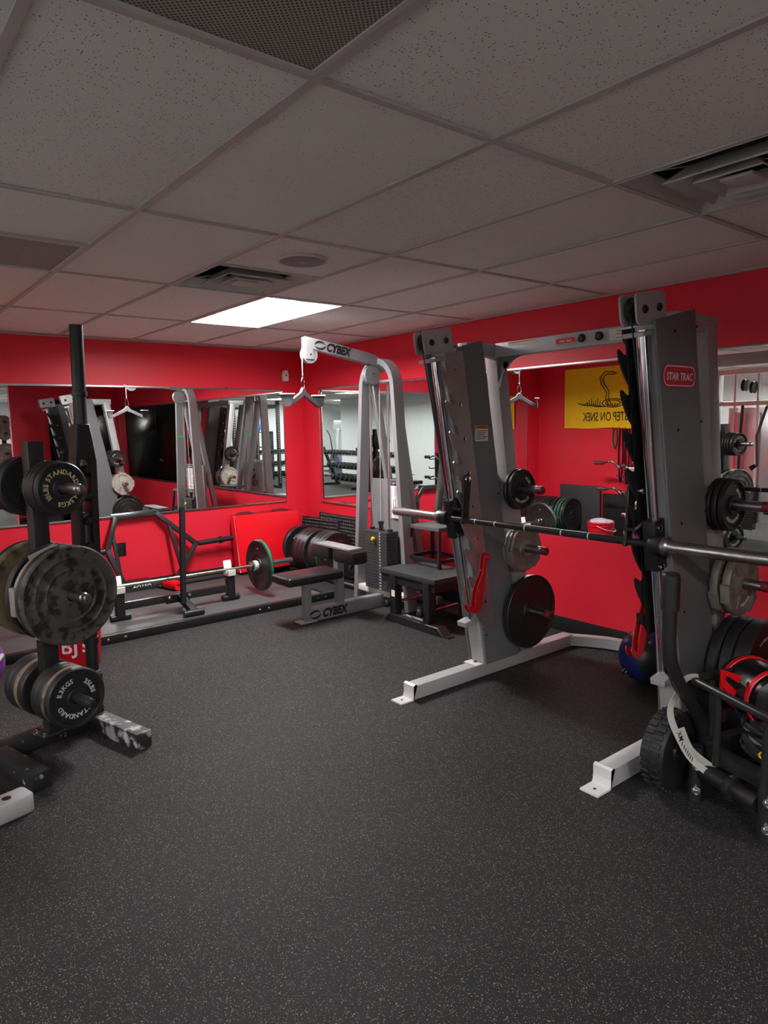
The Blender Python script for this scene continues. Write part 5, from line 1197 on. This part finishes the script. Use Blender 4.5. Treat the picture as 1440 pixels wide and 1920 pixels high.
# ================================================================== LEFT WALL (seen in the mirror)
fg = thing('wall_flag', 'yellow flag with a doodled snake and black handwriting, hung on the far red wall, mirrored', 'flag', (-3.985, -1.2, 1.42))
b_ = bmesh.new(); nx_, nz_ = 30, 18; gr = []
for j in range(nz_ + 1):
    gr.append([b_.verts.new((-3.982 + 0.004 * math.sin(i * 0.8 + j * 0.25) * (1 - j / nz_), -1.96 + 1.50 * i / nx_, 1.42 + 0.80 * j / nz_ + 0.006 * math.sin(i * 0.5) * (1 - j / nz_))) for i in range(nx_ + 1)])
for j in range(nz_):
    for i in range(nx_): b_.faces.new((gr[j][i], gr[j][i + 1], gr[j + 1][i + 1], gr[j + 1][i]))
e = bmesh.ops.extrude_face_region(b_, geom=b_.faces[:]); bmesh.ops.translate(b_, vec=V(0.002, 0, 0), verts=[x for x in e['geom'] if isinstance(x, bmesh.types.BMVert)])
MB().bm(b_).build('cloth', FLAG, fg)
XF = -3.974
q = MB(); q.text('NO STEP ON SNEK', frame((XF, -1.20, 1.515), (0, 1, 0), (0, 0, 1)), 0.165, 0.001, 0.08, 0.004, 'CENTER', 0.62); q.build('lettering', INK, fg)
def ln(pts, r): q.tube([V(XF, y, z) for y, z in pts], r, 6)
q = MB()
for k in (0, 1): ln([(-1.22 + (0.16 - 0.05 * k) * math.cos(a), 1.745 + (0.055 - 0.02 * k) * math.sin(a)) for a in [2 * PI * i / 20 for i in range(21)]], 0.0055)
ln([(-1.20, 1.72), (-1.15, 1.80), (-1.16, 1.90), (-1.08, 2.00), (-1.06, 2.07), (-1.12, 2.12), (-1.22, 2.11)], 0.0055)
ln([(-1.16, 1.72), (-1.11, 1.80), (-1.12, 1.89), (-1.04, 1.99), (-1.02, 2.08), (-1.10, 2.155), (-1.22, 2.14), (-1.27, 2.12), (-1.22, 2.11)], 0.0055)
for k in range(9): ln([(-0.98 + 0.035 * k - 0.3, 1.70), (-0.995 + 0.04 * k - 0.3 + 0.3 * (k > 4), 1.73 + 0.012 * (k % 3))], 0.0045)
for k in range(7): ln([(-0.84 - 0.03 * k, 1.71 + 0.01 * (k % 2)), (-0.82 - 0.035 * k, 1.775 + 0.02 * (k % 3))], 0.0045)
q.build('snake_doodle', INK, fg)
def band(label, y, z1, z0, m, wdt=0.03):
    t = thing('resistance_band', label, 'resistance band', (-3.96, y, z0), 'resistance bands on the left wall hooks')
    p = [V(-3.95, y, z1)]
    pts = smooth_pts([V(-3.955, y - 0.015, z1), V(-3.95, y - 0.03, (z1 + z0) / 2), V(-3.95, y, z0), V(-3.945, y + 0.03, (z1 + z0) / 2), V(-3.945, y + 0.015, z1)], 6)
    MB().tube(pts, 0, rect=(0.006, wdt), up=(1, 0, 0)).build('loop', m, t)
    MB().tube([V(-3.995, y, z1 + 0.005), V(-3.90, y, z1 + 0.005), V(-3.89, y, z1 + 0.03)], 0.005, 8).build('hook', INK, t)
band('green and black loop band hanging short, nearest the flag middle, mirrored', -1.28, 1.40, 1.15, GREEN)
band('black loop band with printed side hanging under the flag, mirrored', -1.37, 1.40, 0.72, RUBBER)
band('dark red loop band hanging under the flag, mirrored', -1.46, 1.40, 0.70, mat('wine_rubber', (110, 16, 50), 0.5), 0.05)
band('magenta loop band hanging lowest under the flag, mirrored', -1.55, 1.40, 0.62, PINK, 0.06)
band('navy wide loop band hanging at the end of the left wall, mirrored', -1.95, 1.60, 0.75, NAVYPL, 0.09)
br2 = thing('bumper_rack', 'low black rack with a row of bumpers along the far red wall, only mirrored', 'plate rack', (-3.74, -0.5, 0))
for x in (-3.86, -3.64): MB().tube([V(x, -0.06, 0.028), V(x, -1.0, 0.028)], 0.026, 12).build('rail', BLACK, br2)
for k, (y, p) in enumerate([(-0.09, PBUM), (-0.163, PBUM), (-0.236, PBUM), (-0.31, PBUM), (-0.375, PBUMT), (-0.43, PBUMT), (-0.485, PBUMT), (-0.57, PBUM), (-0.65, PBUMG), (-0.70, PBUMG), (-0.765, PBUML)]):
    if k < 7: lab, gp = 'plain black bumper in the long row along the far wall, only mirrored', 'bumpers along the far wall'
    elif k == 7: lab, gp = 'black bumper right behind the green-banded ones in the mirrored row', 'front bumpers of the far wall row'
    elif k < 10: lab, gp = 'green-banded bumper near the front of the mirrored row', 'green bumpers of the far wall row'
    else: lab, gp = 'front bumper of the mirrored row, with dull red lettering', 'front bumpers of the far wall row'
    put(p, (-3.75, y, 0.262), (0, -1, 0), lab, gp, cat='bumper plate')
bd = thing('leaning_board', 'dark grey board leaning on the far red wall behind the bumpers, mirrored', 'board', (-3.93, -0.78, 0))
MB().box((-3.95, -0.76, 0.325), (0.025, 0.64, 0.65), 0.003, Matrix.Rotation(0.05, 3, 'Y')).build('board', DKGREY, bd)
bd2 = thing('leaning_mat', 'low black mat standing along the far red wall beside the grey board, mirrored', 'mat', (-3.93, -1.6, 0))
MB().box((-3.955, -1.60, 0.28), (0.04, 0.95, 0.56), 0.006, Matrix.Rotation(0.03, 3, 'Y')).build('sheet', RUBBER, bd2)
def ezbar(label, y0, z0, dy):
    t = thing('curl_bar', label, 'curl bar', (-3.62, y0, z0))
    p = smooth_pts([V(-3.62, y0, z0), V(-3.58, y0 + 0.25 * dy, z0 + 0.02), V(-3.64, y0 + 0.38 * dy, z0 - 0.06), V(-3.58, y0 + 0.5 * dy, z0 - 0.02), V(-3.64, y0 + 0.62 * dy, z0 - 0.06), V(-3.58, y0 + 0.75 * dy, z0 + 0.02), V(-3.62, y0 + dy, z0)], 5)
    MB().tube(p, 0.0145, 12).build('shaft', CHROME, t)
    for s, e in ((0, p[0]), (1, p[-1])): MB().cyl(e, e + V(0, (-0.12 if s == 0 else 0.12) * (1 if dy > 0 else -1), 0), 0.025, seg=16).build('sleeve', STEEL, t)
ar = thing('attachment_stand', 'black upright stand with pegs for bars, against the far red wall, mirrored', 'stand', (-3.68, -1.9, 0))
MB().b2((-3.80, -1.95, 0), (-3.74, -1.89, 1.05), 0.004).b2((-3.9, -2.1, 0), (-3.5, -1.75, 0.03), 0.004).build('post', BLACK, ar)
q = MB()
for z in (0.62, 0.8, 0.95): q.tube([V(-3.77, -1.92, z), V(-3.60, -1.92, z), V(-3.58, -1.92, z + 0.03)], 0.009, 8).tube([V(-3.77, -1.92, z), V(-3.77, -1.45, z + 0.01), V(-3.77, -1.43, z + 0.03)], 0.009, 8)
q.build('pegs', SATIN, ar)
ezbar('chrome curl bar on the attachment stand, upper of two, mirrored', -1.93, 0.985, 0.6)
ezbar('chrome curl bar on the attachment stand, lower of two, mirrored', -1.93, 0.655, 0.55)
lo2 = thing('wall_switch', 'small grey switch plate near the end of the far red wall, mirrored', 'switch', (-3.995, -2.1, 1.05))
MB().box((-3.996, -2.1, 1.12), (0.008, 0.075, 0.12), 0.002).build('plate', STEEL, lo2)

# ================================================================== MAIN GYM BEHIND THE CAMERA (mirrored only)
cmx, cmy = -4.95, -2.15
cmn = thing('cable_machine', 'grey cable crossover machine with chrome rods past the end of the far red wall, mirrored', 'cable machine', (cmx, cmy - 0.5, 0))
for y in (cmy + 0.05, cmy - 1.0):
    MB().b2((cmx - 0.06, y - 0.05, 0), (cmx + 0.06, y + 0.05, 2.12), 0.006).build('column', WHITEMETAL, cmn)
MB().tube([V(cmx, cmy + 0.05, 1.70), V(cmx, cmy - 1.0, 1.70)], 0.028, 18).build('crossbar', WHITEMETAL, cmn)
MB().b2((cmx - 0.05, cmy - 1.0, 2.06), (cmx + 0.05, cmy + 0.05, 2.12), 0.004).build('top_beam', WHITEMETAL, cmn)
for y in (cmy - 0.18, cmy - 0.46): MB().cyl((cmx, y, 0.1), (cmx, y, 2.06), 0.015, seg=14).build('guide_rod', WHITEMETAL, cmn)
MB().b2((cmx - 0.08, cmy - 0.75, 0.2), (cmx - 0.06, cmy - 0.08, 1.65), 0.01).build('shroud', mat('polished_sheet', (206, 209, 211), 0.25, 0.5), cmn)
for k in range(18): MB().b2((cmx - 0.055, cmy - 0.48, 0.12 + 0.03 * k), (cmx + 0.055, cmy - 0.16, 0.148 + 0.03 * k), 0.002).build('weight_plate', INK, cmn)
MB().lathe([(0, 0), (0.02, 0), (0.02, 0.03), (0, 0.03)], (cmx + 0.055, cmy - 0.32, 0.45), (1, 0, 0), 14).build('selector_pin', ORANGE, cmn)
for y in (cmy - 0.32, cmy - 0.42): MB().lathe([(0, -0.02), (0.075, -0.02), (0.066, 0), (0.075, 0.02), (0, 0.02)], (cmx + 0.05, y, 1.92 - 0.03 * (y < cmy - 0.4)), (0, 1, 0.1), 28).build('pulley', INK, cmn)
MB().tube([V(cmx, cmy - 0.28, 1.70), V(cmx + 0.02, cmy - 0.27, 1.2), V(cmx + 0.02, cmy - 0.27, 0.4)], 0.018, 12).build('hanging_bar', SATIN, cmn)
ss2 = thing('suspension_strap', 'yellow and black suspension strap hanging from the cable machine, mirrored', 'strap', (-4.8, -3.0, 0.9))
MB().tube([V(-4.85, -3.0, 2.06), V(-4.75, -2.80, 1.65)], 0, rect=(0.035, 0.004), up=(1, 0, 0)).build('upper_strap', YELLOW, ss2)
MB().tube([V(-4.75, -2.80, 1.65), V(-4.70, -2.72, 1.3), V(-4.72, -2.73, 0.95), V(-4.70, -2.66, 0.9), V(-4.66, -2.73, 0.95)], 0, rect=(0.03, 0.006), up=(1, 0, 0)).build('lower_strap', INK, ss2)

def dumbbell_proto(r, L):
    o = body('dumbbell', [(0, -L / 2), (0.015, -L / 2), (0.016, 0), (0.015, L / 2), (0, L / 2)], CHROME, False, 14)
    for s in (-1, 1):
        kid(o, MB().lathe([(0, L * 0.22), (r * 0.9, L * 0.22), (r, L * 0.27), (r, L * 0.46), (r * 0.85, L * 0.5), (0, L * 0.5)], (0, 0, 0), (0, 0, s), 6), 'head', RUBBER)
    return o
DB1 = dumbbell_proto(0.06, 0.24); DB2 = dumbbell_proto(0.075, 0.30); DB3 = dumbbell_proto(0.09, 0.34)
PROTOS += [DB1, DB2, DB3]
def db_rack(p, d, L, label, where, group):
    p = Vector(p); d = Vector(d).normalized(); n = V(-d.y, d.x, 0)      # n = towards the users
    t = thing('dumbbell_rack', label, 'dumbbell rack', p + d * L / 2)
    tiers = ((0.22, 0.22, DB3, 0.235), (0.55, 0.10, DB2, 0.20), (0.90, -0.02, DB1, 0.165))
    for a in (0.08, L - 0.08):
        c = p + d * a; q = MB(); q.beam(c + n * 0.34 + V(0, 0, 0.03), c - n * 0.30 + V(0, 0, 0.03), 0.07, 0.06); q.beam(c + n * 0.26 + V(0, 0, 0.05), c - n * 0.12 + V(0, 0, 1.0), 0.06, 0.07, up=d); q.build('side_frame', BLACK, t)
    for z, off, P, st in tiers:
        q = MB()
        for e_ in (-0.12, 0.09): q.beam(p + n * (off + e_) + V(0, 0, z - 0.10 - 0.09 * e_), p + d * L + n * (off + e_) + V(0, 0, z - 0.10 - 0.09 * e_), 0.05, 0.012)
        q.build('shelf_rail', BLACK, t)
        k = int((L - 0.1) / st)
        for i in range(k):
            o = copy_tree(P); c = p + d * (0.10 + st * (i + 0.5)) + n * (off - 0.015) + V(0, 0, z - 0.085 + {0.22: 0.09, 0.55: 0.075, 0.90: 0.06}[z]); place(o, c, n, PI / 6)
            tier = 'bottom' if z < 0.3 else ('middle' if z < 0.7 else 'top')
            tag(o, 'black hex dumbbell on the %s tier of %s' % (tier, where), 'dumbbell', '%s, %s tier' % (group, tier))
db_rack((-6.15, -8.75, 0), (0.12, 0.99, 0), 1.95, 'black three-tier dumbbell rack by the white column, seen past the pulldown tower, mirrored', 'the rack mirrored by the pulldown tower', 'dumbbells by the white column')
db_rack((-5.85, -6.60, 0), (0.12, 0.99, 0), 1.7, 'second black dumbbell rack nearer the camera, half hidden by the pulldown tower, mirrored', 'the nearer mirrored rack', 'dumbbells on the nearer rack')
db_rack((-4.55, -10.5, 0), (-0.99, 0.1, 0), 2.0, 'dumbbell rack behind the black rig, mirrored left of the corner', 'the rack behind the black rig', 'dumbbells behind the rig')
rg = thing('power_rig', 'tall black perforated steel rig in the gym behind, mirrored left of the corner', 'rig', (-4.1, -9.2, 0))
for x in (-4.76, -3.55):
    for y in (-8.8, -9.9):
        q = MB().b2((x - 0.038, y - 0.038, 0), (x + 0.038, y + 0.038, 2.18), 0.003); up_ = q.build('upright', BLACK, rg)
        q = MB()
        for k in range(34): q.lathe([(0, 0), (0.011, 0), (0, 0.0012)], (x, y + 0.038, 0.15 + 0.058 * k), (0, 1, 0), 8)
        q.build('hole', PALETXT, up_)
MB().b2((-4.72, -8.838, 2.0), (-3.59, -8.762, 2.076), 0.003).build('crossbeam', BLACK, rg)
MB().b2((-4.72, -9.938, 2.0), (-3.59, -9.862, 2.076), 0.003).build('crossbeam', BLACK, rg)
for x in (-4.76, -3.55): MB().b2((x - 0.038, -9.862, 2.0), (x + 0.038, -8.838, 2.076), 0.003).b2((x - 0.038, -9.862, 0), (x + 0.038, -8.838, 0.076), 0.003).build('side_rail', BLACK, rg)
pt2 = thing('plate_tree', 'grey-plated weight tree standing far behind, mirrored at the left edge', 'plate tree', (-1.35, -9.0, 0))
MB().b2((-1.39, -9.04, 0), (-1.31, -8.96, 1.85), 0.004).build('column', BLACK, pt2)
MB().b2((-1.75, -9.05, 0), (-0.95, -8.95, 0.06), 0.004).b2((-1.40, -9.4, 0), (-1.30, -9.05, 0.06), 0.004).build('base', BLACK, pt2)
for z in (0.5, 1.1, 1.5, 1.72): MB().cyl((-1.35, -8.96, z), (-1.35, -8.72, z), 0.0235, seg=16).build('storage_peg', SATIN, pt2)
put(PHEX, (-1.35, -8.86, 1.0975), (0, 1, 0), 'grey 45 pound plate on the far plate tree, mirrored at the left edge')
put(PG25, (-1.35, -8.86, 1.4975), (0, 1, 0), 'small grey plate on the far plate tree, above the 45, mirrored')
put(PG25, (-1.35, -8.86, 1.7175), (0, 1, 0), 'topmost small grey plate on the far plate tree, mirrored')
put(PHEX, (-1.35, -8.86, 0.4975), (0, 1, 0), 'lowest grey plate on the far plate tree, mirrored')
el = thing('elliptical_trainer', 'grey elliptical trainer with a dark console in the far recess, mirrored', 'elliptical trainer', (-8.2, -11.4, 0))
EX, EY = -8.15, -11.4
MB().b2((EX - 0.30, EY - 0.85, 0), (EX + 0.30, EY - 0.75, 0.07), 0.01).b2((EX - 0.30, EY + 0.75, 0), (EX + 0.30, EY + 0.85, 0.07), 0.01).b2((EX - 0.06, EY - 0.75, 0.02), (EX + 0.06, EY + 0.75, 0.10), 0.01).build('base_frame', SILVER, el)
MB().prism([(-0.35, 0.08), (0.40, 0.08), (0.42, 0.35), (0.22, 0.62), (0.02, 0.80), (-0.12, 0.80), (-0.30, 0.45)], (EX, EY + 0.3, 0), (0, 1, 0), (0, 0, 1), 0.26, 0.02).build('drive_cover', NAVYPL, el)
MB().tube(smooth_pts([V(EX, EY + 0.25, 0.75), V(EX, EY + 0.27, 1.15), V(EX, EY + 0.33, 1.45)]), 0.06, 18).build('mast', CLEARPL, el)
cs = MB().box((EX, EY + 0.36, 1.55), (0.42, 0.05, 0.34), 0.02, Matrix.Rotation(-0.5, 3, 'X')).build('console', CLEARPL, el)
MB().box((EX, EY + 0.388, 1.565), (0.34, 0.012, 0.24), 0.004, Matrix.Rotation(-0.5, 3, 'X')).build('screen', INK, cs)
for s in (-1, 1):
    MB().tube(smooth_pts([V(EX + s * 0.16, EY + 0.32, 0.55), V(EX + s * 0.27, EY + 0.38, 0.95), V(EX + s * 0.27, EY + 0.30, 1.25), V(EX + s * 0.25, EY + 0.10, 1.42)]), 0.018, 12).build('swing_handle', SATIN, el)
    MB().box((EX + s * 0.15, EY - 0.30, 0.30), (0.17, 0.42, 0.05), 0.015).build('pedal', INK, el)
    MB().beam((EX + s * 0.15, EY - 0.55, 0.26), (EX + s * 0.15, EY + 0.30, 0.45), 0.05, 0.05).build('pedal_arm', CLEARPL, el)
sg = thing('wall_sign', 'red and white sign on the wall above the elliptical trainer, mirrored', 'sign', (-9.4, -14.19, 1.5))
MB().b2((-9.6, -14.195, 1.5), (-9.2, -14.185, 1.95)).build('panel', REDPL, sg)
MB().b2((-9.54, -14.185, 1.56), (-9.26, -14.18, 1.78)).build('notice', WHITE, sg)
sh = thing('storage_shelf', 'dark shelf unit against the rear wall of the gym, mirrored behind the rig', 'shelf', (-5.4, -11.6, 0))
for z in (0.5, 0.95, 1.38): MB().b2((-6.1, -11.85, z), (-4.7, -11.45, z + 0.03)).build('shelf_board', BLACK, sh)
for x in (-6.1, -4.72): MB().b2((x - 0.02, -11.85, 0), (x + 0.02, -11.45, 1.42)).build('side_panel', BLACK, sh)
bl = thing('exercise_ball', 'blue ball on the top of the dark shelf, mirrored behind the rig', 'ball', (-5.7, -11.65, 1.412))
MB().sphere((-5.7, -11.65, 1.412 + 0.13), 0.13).build('shell', BLUE, bl)
rl = thing('foam_roller', 'cream upright roller standing on the dark shelf, mirrored', 'roller', (-5.1, -11.65, 1.412))
MB().cyl((-5.1, -11.65, 1.411), (-5.1, -11.65, 1.86), 0.075).build('foam', mat('cream_foam', (214, 208, 180), 0.7), rl)

# remove the pattern copies that only served as sources
for o in PROTOS:
    for c in KIDS.get(o, []): bpy.data.objects.remove(c)
    bpy.data.objects.remove(o)
